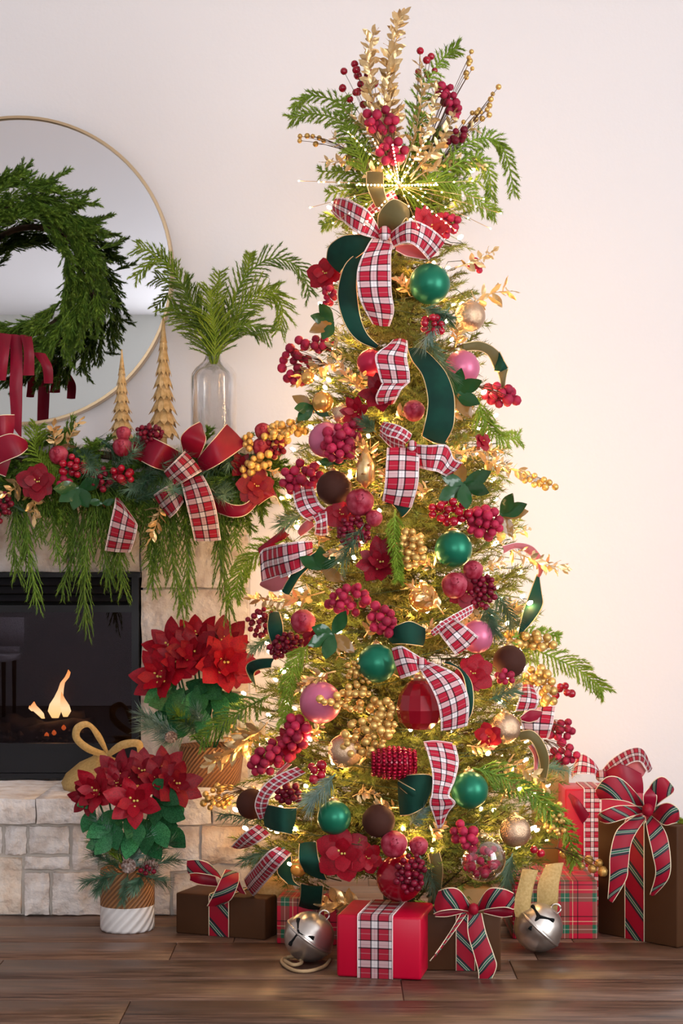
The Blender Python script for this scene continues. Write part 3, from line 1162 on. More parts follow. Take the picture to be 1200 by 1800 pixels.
def pine(label, bx, by, tx, ty, nl, n=150, m='pine', ref=None, o0=.0, o1=.05, par=None, name='pine_sprig', group=None, flare=.8):
    """Long-needled pine tip."""
    if isinstance(bx, Vector):
        a, b = bx, by
        rb = random.Random(int(abs(bx.x * 999) + abs(by.z * 777)))
    else:
        rb = random.Random(int(bx + ty * 3))
        a, b = Q(ref, bx, by, o0), Q(ref, tx, ty, o1)
    mb = MB()
    mb.tube([a, b], [.002, .0012], 5)
    tg = (b - a).normalized()
    u = tg.orthogonal().normalized()
    w = tg.cross(u)
    L_ = nl * a.y / F
    for i in range(n):
        t = .1 + .9 * i / n
        p = a.lerp(b, t)
        q = rb.uniform(0, 6.283)
        dr = (tg * rb.uniform(.45, 1.0) + (u * math.cos(q) + w * math.sin(q)) * flare * (1.05 - .5 * t)).normalized()
        e = p + dr * L_ * rb.uniform(.7, 1.1) + Vector((0, 0, -.1 * L_))
        s = dr.cross(u if abs(dr.dot(u)) < .9 else w).normalized() * .0009
        k = len(mb.v)
        mid = p.lerp(e, .55)
        mb.v.extend([p - s, p + s, mid + s, e, mid - s])
        mb.f.append((k, k + 1, k + 2, k + 3, k + 4))
        mb.m.append(0)
    if par is not None:
        return part(name, mb, M[m], par)
    t_ = thing(name, label, 'greenery', a, group)
    part('needles', mb, M[m], t_)
    return t_


def magnolia(label, cx, cy, leaves, L_, ref=None, off=.04, group=None):
    """leaves: list of angles (degrees, 0 = right, 90 = up in the photograph); leaf length in pixels."""
    rm = random.Random(int(cx * 2 + cy))
    c = Q(ref, cx, cy, off)
    t = thing('magnolia_sprig', label, 'greenery', c, group)
    part('stem', MB().tube([c + Vector((0, .06, -.01)), c], .0025, 6), M['stem'], t)
    for a in leaves:
        flip = isinstance(a, tuple)
        a_ = math.radians(a[0] if flip else a)
        dr = Vector((math.cos(a_), rm.uniform(-.5, -.1), math.sin(a_)))
        M_ = frame(c, dr, dr.cross(Vector((0, -1, 0))) * (1 if not flip else -1) + Vector((0, rm.uniform(-.3, .3), 0)), L_ * c.y / F * rm.uniform(.85, 1.1))
        put('leaf', LEAFM, t, M_)
    return t


def pome(label, px, py, r, ref=None, off=.05, face=(0, -1, .3)):
    c = Q(ref, px, py, off)
    R = r * c.y / F
    t = thing('pomegranate', label, 'fruit pick', c)
    rb = random.Random(int(px + py))
    b = MB().lathe([(max(1e-3, math.sin(math.pi * i / 12)) * (1 + .04 * math.sin(i)), -math.cos(math.pi * i / 12)) for i in range(13)], 16, wob=lambda a, z: 1 + .04 * math.cos(5 * a + 1))
    b.v = [Vector(v) * R + c for v in b.v]
    part('fruit', b, M['pome'], t)
    f = Vector(face).normalized()
    cr = MB()
    for i in range(6):
        a = i * math.pi / 3
        u = f.orthogonal().normalized()
        w = f.cross(u)
        rad = u * math.cos(a) + w * math.sin(a)
        p = c + f * R * .95
        s = f.cross(rad) * R * .14
        cr.add([p + rad * R * .16 - s, p + rad * R * .16 + s, p + rad * R * .34 + f * R * .24], [(0, 1, 2)])
    part('crown', cr, M['pome'], t)
    return t


def scale_cone(c, R, L_, axis, par, name='pinecone'):
    mb = MB()
    z = Vector(axis).normalized()
    u = z.orthogonal().normalized()
    w = z.cross(u)
    for i in range(46):
        t = i / 46
        a = i * 2.4
        rad = u * math.cos(a) + w * math.sin(a)
        rr = R * math.sin(math.pi * min(1, .15 + t * .85)) ** .8
        p = c + z * (t - .5) * L_
        s = z.cross(rad) * R * .26
        e = p + rad * rr + z * R * .12
        mb.add([p - s * .5, p + s * .5, e + s, e + z * R * .12, e - s, e - z * R * .1], [(0, 1, 2, 3, 4), (1, 0, 4, 5, 2)])
    return part(name, mb, M['cone'], par, False)
# ---------------------------------------------------------------- the Christmas tree
tree = thing('christmas_tree', 'tall slim lit Christmas tree covered in decorations, beside the stone fireplace', 'tree', (TX, TY, 0))
part('trunk', MB().tube([(TX, TY, .02), (TX, TY, 1.2), (TX, TY, 2.1)], [.032, .022, .008], 12), M['bark'], tree)
sd = MB().lathe([(.12, 0), (.12, .02), (.045, .03), (.04, .2)], 20, (TX, TY, 0))
part('stand', sd, M['black2'], tree)


def bough_mb(seed, L_=.24, twigs=11, per=30, nl=.019):
    rb = random.Random(seed)
    mb = MB()
    main = bez(Vector((0, 0, 0)), Vector((0, 0, L_ * .55)), Vector((rb.uniform(-.02, .02), .03, L_)), 6)
    mb.tube(main, [.003, .0028, .0025, .0022, .0019, .0015, .001], 4, 1)
    tw = []
    for i in range(twigs):
        u = .18 + .78 * i / twigs
        j = min(5, int(u * 6))
        p = main[j].lerp(main[j + 1], u * 6 - j)
        s = 1 if i % 2 else -1
        dr = Vector((s * rb.uniform(.5, .9), rb.uniform(-.35, .35), rb.uniform(.55, .95))).normalized()
        ln = L_ * .42 * (1.1 - .6 * u) * rb.uniform(.8, 1.15)
        tw.append((p, p + dr * ln))
    tw.append((main[4], main[6]))
    tw.append((main[2], main[4]))
    for a, b in tw:
        t = (b - a).normalized()
        u = t.orthogonal().normalized()
        w = t.cross(u)
        for k in range(per):
            p = a.lerp(b, (k + rb.random()) / per)
            q = rb.uniform(0, 6.283)
            dr = t * rb.uniform(.5, .9) + (u * math.cos(q) + w * math.sin(q)) * .75
            e = p + dr.normalized() * nl * rb.uniform(.75, 1.15)
            s = dr.cross(t).normalized() * .0016
            i0 = len(mb.v)
            mb.v.extend([p - s, p + s, e])
            mb.f.append((i0, i0 + 1, i0 + 2))
            mb.m.append(0)
    return mb


BOUGH = [bough_mb(i + 1) for i in range(5)]
BM = [b.mesh('branch', [M['needle'], M['bark']], False) for b in BOUGH]
rt = random.Random(21)


def trad(z):
    """Tree radius at height z."""
    py = HY - (z - CZ) * F / 4.5
    return prof(py) * 4.45 / F


ZB, ZT = .16, 2.12
for i in range(290):
    t = (i + .5) / 290
    z = ZB + (ZT - ZB) * (1 - (1 - t) ** .62)
    a = rt.uniform(math.pi * .95, math.pi * 2.05)                 # the half that faces the room
    R = trad(z) * rt.uniform(.84, 1.0)
    dr = Vector((math.cos(a), math.sin(a), rt.uniform(-.15, .45) + (.9 if z > 1.95 else 0)))
    L_ = rt.uniform(.85, 1.1) * (1.0 if z < 1.7 else .75)
    tip = Vector((TX + math.cos(a) * R, TY + math.sin(a) * R, z))
    base = tip - dr.normalized() * .24 * L_
    put('branch', BM[i % 5], tree, frame(base, dr, (-math.sin(a), math.cos(a), rt.uniform(-.3, .3)), L_))
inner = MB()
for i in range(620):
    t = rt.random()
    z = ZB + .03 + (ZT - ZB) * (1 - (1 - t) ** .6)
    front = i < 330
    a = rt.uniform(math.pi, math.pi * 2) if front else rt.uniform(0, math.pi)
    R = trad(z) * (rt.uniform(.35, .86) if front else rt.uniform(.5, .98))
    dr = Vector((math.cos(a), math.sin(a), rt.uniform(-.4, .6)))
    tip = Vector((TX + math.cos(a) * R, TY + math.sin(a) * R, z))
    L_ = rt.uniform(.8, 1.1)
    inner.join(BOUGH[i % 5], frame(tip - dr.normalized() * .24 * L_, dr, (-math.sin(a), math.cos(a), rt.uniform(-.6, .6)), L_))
o = part('inner_foliage', inner, [M['needle_shade'], M['bark']], tree, False)
o['kind'] = 'stuff'

# fairy lights wound through the boughs
sl = thing('string_lights', 'warm white fairy lights wound all through the tree', 'lights', (TX, TY, .2))
bulb = unit('bulb', MB().lathe([(.0012, -.006), (.0034, -.004), (.0042, 0), (.0034, .004), (.001, .0065)], 6), M['bulb'])
cab, NB = [], 285
for i in range(NB * 3):
    t = i / (NB * 3)
    z = .24 + 1.84 * (1 - (1 - t) ** .62)
    a = i * .295 + .5 * math.sin(i * .13)
    R = trad(z) * (.86 + .10 * math.sin(i * 1.7) + .05 * math.sin(i * .71))
    p = Vector((TX + math.cos(a) * R, TY + math.sin(a) * R, z + .02 * math.sin(i * .9)))
    cab.append(p)
    if i % 3 == 0:
        put('bulb', bulb, sl, frame(p + Vector((math.cos(a), math.sin(a), .2)) * .012, (math.cos(a), math.sin(a), .6), s=rt.uniform(1.05, 1.4)))
part('cable', MB().tube(cab, .0011, 3, cap=False), M['cable'], sl)
for i in range(44):                                               # the strings' summed glow deep in the boughs
    z = .26 + 1.82 * (1 - (1 - i / 44) ** .7)
    a = math.pi + (i * 2.4) % math.pi
    ld = bpy.data.lights.new('bulb_glow', 'POINT')
    ld.energy, ld.color, ld.shadow_soft_size = .60, (1, .50, .18), .02
    R = trad(z) * (.62 + .12 * (i % 3))
    put('bulb_glow', ld, sl, Matrix.Translation((TX + math.cos(a) * R, TY + math.sin(a) * R, z)))

# starburst topper
sc = Q(None, 702, 326, .05)
star = thing('starburst_topper', 'glowing wire starburst light near the top of the tree', 'tree topper', sc)
sb = unit('star_bulb', sphere_mb(6, .0022, 5), M['starbulb'])
part('hub', MB().join(sphere_mb(10, .009, 8), Matrix.Translation(sc)), M['wirelight'], star)
rays = [(655, 245, .05), (768, 325, .04), (757, 232, .05), (640, 395, .06), (800, 405, .05), (627, 325, .06), (612, 232, .0), (830, 318, .02), (560, 320, -.04),
        (525, 318, -.08), (545, 365, -.06), (880, 375, -.1), (862, 402, -.08), (585, 392, .02), (690, 255, .1), (735, 400, .09), (720, 280, .1), (850, 350, -.04)]
for k, (x, y, o_) in enumerate(rays):
    e = Q(None, 702, 326, .05 + o_)
    e = P(x, y, e.y)
    ry = put('ray', MB().tube([Vector((0, 0, 0)), (e - sc) * .5 + Vector((0, 0, .002)), e - sc], .0008, 4).mesh('ray', M['wirelight']), star, Matrix.Translation(sc))
    nb = 12 if k < 7 or k == 14 else 4
    for i in range(nb):
        put('star_bulb', sb, ry, Matrix.Translation(sc.lerp(e, (i + 1) / nb)))
# ---------------------------------------------------------------- ribbons and bows on the tree
def bow(label, px, py, pieces, name='plaid_bow', cat='bow', ref=None, off=.05, group=None):
    t = thing(name, label, cat, Q(ref, px, py, off), group)
    for pc in pieces:
        ribbon(t, pc[0], pc[1], pc[2], **(pc[3] if len(pc) > 3 else {}))
    return t


def knot(t, px, py, r, style, ref=None, off=.08):
    c = Q(ref, px, py, off)
    R = r * c.y / F
    mb = MB().lathe([(max(.02, math.sin(math.pi * i / 8)) * R, -math.cos(math.pi * i / 8) * R * 1.2) for i in range(9)], 12, c, wob=lambda a, z: 1 + .12 * math.sin(a * 5 + z * 200))
    mb.uv = [((p[0] - c.x) * 14, (p[2] - c.z) * 14) for p in mb.v]
    part('knot', mb, M[STYLE[style][0]], t)


t = bow('white and red tartan bow with long tail, just under the starburst topper', 678, 408, [
    ('tail', 'plaid', [(660, 412, 684, 415), (648, 428, 690, 430), (634, 455, 687, 447), (627, 482, 687, 482), (630, 516, 688, 514), (638, 540, 692, 547), (655, 570, 684, 573)], dict(o=(.07, .11, .04))),
    ('loop', 'plaid', [(686, 410, 692, 434), (705, 394, 708, 428), (724, 387, 722, 428), (748, 396, 735, 437), (768, 410, 746, 448), (783, 424, 753, 457)], dict(o=(.09, .13, .08))),
    ('loop_back', 'back', [(694, 432, 695, 440), (722, 430, 715, 450), (755, 440, 748, 456)], dict(o=(.07, .06, .06))),
    ('loop', 'plaid', [(666, 404, 660, 419), (648, 372, 635, 412), (625, 357, 618, 402), (603, 348, 603, 388), (590, 349, 584, 371)], dict(o=(.09, .13, .09))),
    ('loop_back', 'back', [(584, 369, 584, 373), (593, 370, 592, 383), (604, 376, 604, 389)], dict(o=(.09, .08, .07))),
    ('tail', 'plaid', [(640, 372, 648, 380), (662, 352, 676, 366), (690, 335, 700, 352)], dict(o=(.06, .07, .05)))])
knot(t, 676, 410, 11, 'plaid', off=.10)
t = bow('dark green velvet bow with one big curling tail, behind the topmost tartan bow', 655, 420, [
    ('loop', 'green', [(664, 412, 655, 428), (630, 412, 636, 446), (602, 415, 616, 460), (578, 432, 603, 472), (573, 455, 598, 480)], dict(o=(.06, .10, .08))),
    ('tail', 'green', [(650, 430, 655, 432), (610, 460, 634, 458), (596, 495, 627, 490), (594, 530, 628, 522), (606, 570, 634, 560), (628, 598, 646, 588), (660, 613, 664, 606)], dict(o=(.07, .09, .04))),
    ('loop', 'olive', [(664, 403, 684, 408), (666, 374, 702, 398), (690, 350, 713, 384), (716, 362, 717, 392)], dict(o=(.08, .12, .09))),
    ('tail', 'olive', [(644, 302, 674, 304), (645, 328, 675, 334), (660, 362, 688, 374)], dict(o=(.05, .08, .07)))], name='velvet_bow')
bow('short tartan ribbon length folded over itself, above the rose ball under the top bow', 690, 650, [
    ('fold', 'plaid', [(691, 597, 715, 600), (682, 607, 716, 610), (660, 624, 715, 630), (663, 648, 719, 652), (670, 673, 720, 672)], dict(o=(.06, .10, .08))),
    ('fold_back', 'plaid', [(676, 668, 719, 672), (665, 686, 706, 684), (660, 700, 700, 696), (664, 713, 692, 709)], dict(o=(.07, .07, .04)))], name='plaid_ribbon', cat='ribbon')
t = bow('tartan bow with square hanging tail, mid tree beneath the wide velvet strip', 726, 785, [
    ('loop', 'plaid', [(674, 742, 667, 756), (692, 745, 680, 766), (710, 753, 698, 771), (723, 763, 712, 779)], dict(o=(.07, .10, .08))),
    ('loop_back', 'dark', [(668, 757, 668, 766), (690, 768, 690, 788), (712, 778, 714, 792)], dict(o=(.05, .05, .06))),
    ('tail', 'plaid', [(727, 781, 737, 822), (755, 783, 752, 826), (785, 783, 768, 829), (798, 807, 776, 833), (813, 814, 784, 836)], dict(o=(.08, .11, .07))),
    ('tail', 'plaid', [(680, 788, 737, 790), (678, 820, 736, 822), (676, 852, 734, 852), (672, 880, 723, 893)], dict(o=(.08, .11, .07)))])
knot(t, 724, 783, 8, 'plaid', off=.10)
bow('wide dark green velvet strip hanging beside the rose ball, right of the folded tartan', 765, 690, [
    ('strip', 'green', [(716, 612, 745, 614), (724, 634, 764, 632), (742, 661, 784, 655), (751, 697, 797, 690), (750, 724, 799, 722), (745, 748, 796, 752), (741, 765, 783, 778)], dict(o=(.03, .12, .08))),
    ('underside', 'green', [(741, 762, 742, 768), (762, 766, 762, 778), (784, 776, 782, 782)], dict(o=(.08, .06, .05)))], name='velvet_ribbon', cat='ribbon')
bow('green velvet ribbon arching out at the right edge above a bunch of red berries', 870, 630, [
    ('arch', 'olive', [(812, 604, 812, 618), (840, 600, 838, 616), (862, 607, 856, 624), (877, 620, 870, 650)], dict(o=(.02, .05, .04))),
    ('fold', 'green', [(878, 618, 868, 652), (886, 634, 878, 653), (893, 647, 874, 655)], dict(o=(.05, .06, .05))),
    ('end', 'olive', [(893, 648, 875, 655), (889, 664, 879, 672), (885, 690, 881, 689)], dict(o=(.05, .05, .03)))], name='velvet_ribbon', cat='ribbon')
bow('tartan ribbon curled around the brown velvet ball at the left of the tree', 550, 895, [
    ('curl', 'plaid', [(515, 863, 550, 855), (518, 885, 556, 874), (528, 905, 566, 890), (545, 917, 582, 899)], dict(o=(.05, .09, .05))),
    ('tail', 'plaid', [(546, 905, 572, 892), (555, 918, 574, 910), (553, 940, 576, 940)], dict(o=(.05, .08, .05))),
    ('tail', 'back', [(546, 912, 552, 925), (534, 918, 540, 935), (524, 930, 530, 942)], dict(o=(.04, .06, .03)))], name='plaid_ribbon', cat='ribbon')
bow('big tartan loop standing out at the left edge of the tree beside the mantel end', 500, 990, [
    ('loop', 'plaid', [(549, 950, 546, 985), (522, 952, 528, 1002), (492, 957, 500, 1014), (466, 964, 474, 1022), (457, 972, 460, 1027)], dict(o=(.05, .13, .12))),
    ('loop_back', 'back', [(459, 1023, 461, 1031), (478, 1016, 478, 1040), (497, 1008, 497, 1036), (510, 1006, 508, 1022)], dict(o=(.12, .09, .07))),
    ('tail', 'burg', [(500, 928, 507, 940), (480, 944, 489, 956), (454, 964, 460, 976)], dict(o=(.02, .03, .04)))])
bow('tartan loop lying across the rose ball at right of centre, mouth open to the right', 805, 1110, [
    ('loop', 'plaid', [(796, 1086, 768, 1108), (818, 1101, 784, 1130), (840, 1119, 801, 1152)], dict(o=(.08, .13, .11))),
    ('loop_back', 'back', [(839, 1121, 802, 1151), (832, 1124, 804, 1143)], dict(o=(.11, .10, .09))),
    ('tail', 'plaid', [(757, 1110, 762, 1118), (775, 1094, 786, 1103), (800, 1079, 808, 1092), (831, 1063, 828, 1077)], dict(o=(.07, .09, .08)))])
t = bow('tartan bow with long curved tail over the red glass lantern ornament', 740, 1165, [
    ('loop', 'plaid', [(738, 1156, 740, 1178), (722, 1145, 734, 1182), (705, 1136, 722, 1187), (688, 1140, 705, 1193)], dict(o=(.09, .12, .10))),
    ('tail', 'plaid', [(738, 1174, 750, 1162), (742, 1183, 773, 1171), (756, 1206, 802, 1186), (768, 1233, 818, 1210), (774, 1261, 824, 1238), (775, 1285, 821, 1275)], dict(o=(.10, .15, .12)))])
knot(t, 741, 1166, 9, 'plaid', off=.11)
bow('dark green velvet strip peeping out behind the curved tartan tail, lower centre', 815, 1210, [
    ('strip', 'green', [(778, 1165, 792, 1164), (806, 1178, 824, 1190), (818, 1205, 832, 1222), (820, 1245, 828, 1256), (800, 1280, 812, 1278)], dict(o=(.06, .09, .06)))], name='velvet_ribbon', cat='ribbon')
bow('tartan ribbon hanging between the red sequin lantern and a green ball, fork ended', 775, 1370, [
    ('tail', 'plaid', [(745, 1307, 800, 1310), (752, 1327, 806, 1338), (760, 1361, 799, 1371), (759, 1394, 789, 1397), (755, 1411, 800, 1411), (762, 1433, 788, 1428), (770, 1457, 777, 1452)], dict(o=(.08, .13, .08))),
    ('curl_back', 'back', [(744, 1304, 747, 1318), (765, 1302, 768, 1322), (795, 1306, 790, 1322)], dict(o=(.06, .06, .06)))], name='plaid_ribbon', cat='ribbon')
bow('folded dark green velvet ribbon left of the fork-ended tartan, low on the tree', 730, 1395, [
    ('fold', 'green', [(699, 1366, 704, 1434), (725, 1361, 722, 1432), (757, 1363, 746, 1418), (758, 1388, 750, 1402)], dict(o=(.04, .09, .05))),
    ('fold', 'green', [(700, 1372, 704, 1384), (728, 1388, 724, 1402), (752, 1402, 748, 1412)], dict(o=(.06, .09, .07)))], name='velvet_ribbon', cat='ribbon')
bow('tartan ribbon making an S curve at lower left, over a brown velvet ball', 475, 1390, [
    ('strip', 'plaid', [(522, 1348, 537, 1358), (492, 1361, 510, 1372), (470, 1375, 490, 1384), (455, 1393, 475, 1400), (448, 1416, 470, 1417), (456, 1440, 468, 1434)], dict(o=(.05, .10, .07))),
    ('strip', 'back', [(505, 1340, 512, 1344), (485, 1360, 489, 1362)], dict(o=(.03, .04, .03)))], name='plaid_ribbon', cat='ribbon')
bow('broad green velvet loop at lower left beneath the S-curved tartan', 492, 1440, [
    ('loop', 'green', [(467, 1414, 466, 1453), (482, 1416, 482, 1461), (500, 1420, 497, 1464), (522, 1420, 511, 1467)], dict(o=(.06, .12, .06))),
    ('edge_fold', 'green', [(523, 1420, 510, 1466), (516, 1440, 507, 1468)], dict(o=(.06, .05, .04)))], name='velvet_ribbon', cat='ribbon')
bow('tartan ribbon with two white-striped ends spilling out at bottom left over the brown box', 460, 1520, [
    ('tail', 'plaid', [(452, 1449, 475, 1466), (430, 1464, 453, 1481), (407, 1487, 430, 1491)], dict(o=(.03, .08, .06))),
    ('tail', 'plaid', [(488, 1488, 512, 1500), (470, 1499, 495, 1518), (449, 1522, 471, 1546), (428, 1546, 446, 1575)], dict(o=(.05, .11, .08)))], name='plaid_ribbon', cat='ribbon')
bow('black-green velvet ribbon hanging down behind the left jingle bell', 525, 1560, [
    ('loop', 'green', [(489, 1512, 512, 1504), (488, 1535, 516, 1548), (505, 1554, 540, 1562)], dict(o=(.02, .06, .06))),
    ('loop', 'green', [(526, 1484, 556, 1481), (525, 1512, 561, 1514), (534, 1532, 575, 1546)], dict(o=(.03, .08, .05))),
    ('tail', 'green', [(528, 1553, 568, 1558), (527, 1580, 565, 1588), (519, 1606, 558, 1613)], dict(o=(.06, .07, .08)))], name='velvet_ribbon', cat='ribbon')
bow('pale tartan bow at the right edge between gold berries and red berries', 935, 1250, [
    ('loop', 'plaid', [(918, 1203, 938, 1207), (913, 1225, 946, 1230), (905, 1250, 942, 1246)], dict(o=(.03, .08, .06))),
    ('tail', 'plaid', [(922, 1250, 976, 1243), (915, 1268, 972, 1270), (922, 1294, 964, 1297)], dict(o=(.05, .08, .05))),
    ('loop_back', 'satin', [(912, 1262, 916, 1266), (930, 1248, 932, 1270), (952, 1250, 952, 1262)], dict(o=(.08, .09, .08)))])
bow('green velvet ring of ribbon with olive back, right of the champagne glass ball', 940, 1325, [
    ('arch', 'olive', [(910, 1287, 915, 1302), (934, 1284, 930, 1301), (953, 1302, 941, 1317), (964, 1335, 949, 1345), (958, 1378, 948, 1370)], dict(o=(.03, .08, .03))),
    ('inside', 'back', [(928, 1312, 934, 1308), (938, 1330, 945, 1325), (938, 1355, 944, 1358)], dict(o=(.02, .03, .02)))], name='velvet_ribbon', cat='ribbon')
bow('dark green velvet ribbon curving out at the right edge under a pinkish ribbon arch', 935, 1060, [
    ('strip', 'green', [(943, 1010, 947, 1013), (931, 1042, 953, 1048), (921, 1070, 953, 1066), (914, 1098, 938, 1090), (910, 1114, 920, 1110)], dict(o=(.02, .06, .03))),
    ('arch', 'back', [(882, 960, 885, 973), (910, 954, 908, 964), (938, 962, 930, 976), (957, 990, 945, 999), (950, 1012, 944, 1012)], dict(o=(.02, .06, .03)))], name='velvet_ribbon', cat='ribbon')
bow('short green velvet end hanging among dark berries at left, beside a frosted pomegranate', 484, 1105, [
    ('end', 'green', [(472, 1079, 491, 1076), (470, 1105, 497, 1100), (478, 1134, 497, 1126)], dict(o=(.03, .08, .05)))], name='velvet_ribbon', cat='ribbon')
bow('green velvet ribbon bent at a corner at left, right of the hearth poinsettia', 455, 1185, [
    ('bend', 'green', [(482, 1157, 477, 1174), (452, 1159, 452, 1178), (433, 1170, 446, 1188), (440, 1196, 450, 1216)], dict(o=(.03, .08, .06)))], name='velvet_ribbon', cat='ribbon')
bow('crumpled black-green velvet ribbon above the centre dark green ball', 715, 1115, [
    ('fold', 'green', [(680, 1110, 690, 1132), (700, 1098, 708, 1132), (722, 1092, 728, 1134), (748, 1104, 742, 1136)], dict(o=(.03, .07, .04)))], name='velvet_ribbon', cat='ribbon')
bow('thin curling green velvet edge under the big left tartan loop', 520, 1010, [
    ('strip', 'green', [(560, 966, 566, 978), (535, 984, 543, 998), (515, 1005, 526, 1016), (495, 1038, 508, 1046)], dict(o=(.04, .07, .06)))], name='velvet_ribbon', cat='ribbon')
bow('green velvet point below the square tartan tail, above a hanging cedar tip', 700, 895, [
    ('point', 'green', [(671, 884, 722, 894), (685, 884, 715, 902), (704, 902, 708, 908)], dict(o=(.05, .05, .04)))], name='velvet_ribbon', cat='ribbon')
bow('green velvet ribbon edge by the right side of the mesh red ball at the bottom', 765, 1560, [
    ('strip', 'olive', [(752, 1500, 772, 1498), (758, 1530, 778, 1530), (760, 1570, 772, 1575), (752, 1605, 758, 1608)], dict(o=(.0, .03, .01)))], name='velvet_ribbon', cat='ribbon')

# ---------------------------------------------------------------- glass balls
for a in [
    ('satin green ball, topmost of the green ones, right of the long tartan tail', 755, 499, 36, 'ball_green'),
    ('satin green ball half behind fir tips, right of centre below pink berries', 797, 965, 33, 'ball_green', .01),
    ('dark satin green ball left of the tartan bow at the centre of the tree', 662, 1166, 34, 'ball_green'),
    ('satin green ball low at right beside the fork-ended tartan', 825, 1389, 33, 'ball_green'),
    ('satin green ball low at left, just above the big red amaryllis', 587, 1437, 30, 'ball_green'),
    ('brown velvet ball with glowing rim at left above the pomegranates', 587, 858, 31, 'ball_brown'),
    ('brown velvet ball at right beneath gold berries, above a red pick', 895, 1163, 29, 'ball_brown'),
    ('brown velvet ball at bottom centre between green ball and velvet fold', 665, 1443, 29, 'ball_brown'),
    ('brown velvet ball at lower left tucked under the S-curved tartan', 442, 1413, 27, 'ball_brown', .02),
    ('rose satin ball at upper right beside the wide velvet strip', 812, 647, 31, 'ball_pink'),
    ('crimson satin ball left of the folded tartan ribbon', 651, 638, 24, 'ball_red', .02),
    ('rose satin ball at left, half covered by crimson berries', 574, 774, 32, 'ball_pink'),
    ('rose satin ball behind the open tartan loop at right', 838, 1119, 29, 'ball_pink', .03),
    ('rose and red satin ball at left with gold berries lying over it', 563, 1235, 37, 'ball_pink'),
    ('champagne mercury glass ball at upper right edge under a gold leaf spray', 826, 556, 27, 'champagne'),
    ('champagne mercury glass ball at lower left with a gold berry bunch on it', 606, 1320, 30, 'champagne'),
    ('champagne mercury glass ball at right beside red petals', 887, 1280, 28, 'champagne'),
    ('mercury glass ball with black collar low at right', 905, 1461, 28, 'champagne'),
    ('amber glass ball glowing deep in the centre branches', 744, 1051, 26, 'amber', .0),
    ('small pale champagne ball at left above the berry-covered rose ball', 600, 727, 17, 'champagne', .02),
    ('small amber ball among gold leaves at upper left', 567, 707, 19, 'amber', .02),
    ('tiny gold ball on the red berry spray at the upper left edge', 541, 664, 12, 'amber', .07),
    ('gold ball at bottom left beside the dark velvet loops', 524, 1525, 16, 'amber', .0),
]:
    ball(a[0], a[1], a[2], a[3], a[4], *(a[5:6] if len(a) > 5 else ()))
rb_ = random.Random(5)
t = ball('large deep red ball at the bottom with a cluster of dark beads over it', 703, 1543, 42, 'ball_deep', .06)
c0 = Q(None, 703, 1543, .06)
# clear globe filled with frosted berries
t = ball('clear glass globe holding frosted red berries, low right above the kraft box', 849, 1510, 40, 'clearball', .07)
c0 = Q(None, 849, 1510, .07)
for i in range(26):
    v = Vector((rb_.uniform(-1, 1), rb_.uniform(-1, 1), rb_.uniform(-1, .8)))
    if v.length > 1:
        v.normalize()
    put('berry', BERRY['berry'], t, frame(c0 + v * .041 + Vector((-.006, 0, 0)), v, s=rb_.uniform(.008, .012)))
# lantern of sequins
c0 = Q(None, 692, 1341, .06)
t = thing('sequin_lantern', 'barrel ornament covered in rows of red sequins, left of the fork-ended tartan', 'ornament', c0)
k = c0.y / F
part('barrel', MB().lathe([(.01, -38 * k), (22 * k, -36 * k), (27 * k, -18 * k), (28 * k, 0), (27 * k, 18 * k), (22 * k, 36 * k), (.01, 38 * k)], 20), M['ball_deep'], t)
t.children[0].matrix_basis = Matrix.Rotation(math.radians(92), 4, 'Y')
t.children[0].data.transform(Matrix.Translation(c0))
SQ = unit('sequin', MB().lathe([(.001, -.3), (1, 0), (.001, .3)], 7), M['sequin'])
for i in range(9):
    x = (-36 + 9 * i) * k
    r = (22 + 6 * math.sin(math.pi * i / 8)) * k
    for j in range(13):
        a = math.pi * (1.0 + j / 12)
        d = Vector((0, math.sin(a), math.cos(a)))
        put('sequin', SQ, t, frame(c0 + Vector((x, 0, 0)) + d * r * 1.03, d + Vector((rb_.uniform(-.3, .3), 0, rb_.uniform(-.3, .3))), s=4.6 * k))
# red glass lantern behind the bow
c0 = Q(None, 737, 1243, .05)
k = c0.y / F
t = thing('glass_lantern', 'big deep red faceted glass ornament hanging beneath the centre tartan bow', 'ornament', c0)
mb = MB().lathe([(.01, -40 * k), (22 * k, -38 * k), (36 * k, -26 * k), (41 * k, -4 * k), (36 * k, 22 * k), (22 * k, 42 * k), (14 * k, 48 * k), (10 * k, 50 * k)], 12, c0)
part('body', mb, M['ball_deep'], t, False)
part('cap', MB().lathe([(15 * k, 46 * k), (16 * k, 56 * k), (8 * k, 60 * k), (.002, 61 * k)], 16, c0), M['cap'], t)
# gold artichoke
c0 = Q(None, 642, 828, .05)
k = c0.y / F
t = thing('gold_artichoke', 'gold leafy cone-shaped pick left of the square tartan tail', 'ornament', c0)
for i in range(44):
    u = i / 44
    a = i * 2.4
    r = 24 * k * math.sin(math.pi * (.12 + .80 * u))
    p = c0 + Vector((math.cos(a) * r, math.sin(a) * r, (-34 + 78 * u) * k))
    put('leaf', LEAFG, t, frame(p, (math.cos(a) * .8, math.sin(a) * .8, .55 - .9 * (1 - u)), (-math.sin(a), math.cos(a), 0), 21 * k))
part('core', MB().lathe([(.002, -30 * k), (17 * k, -16 * k), (17 * k, 10 * k), (.002, 42 * k)], 10, c0), M['gold'], t)

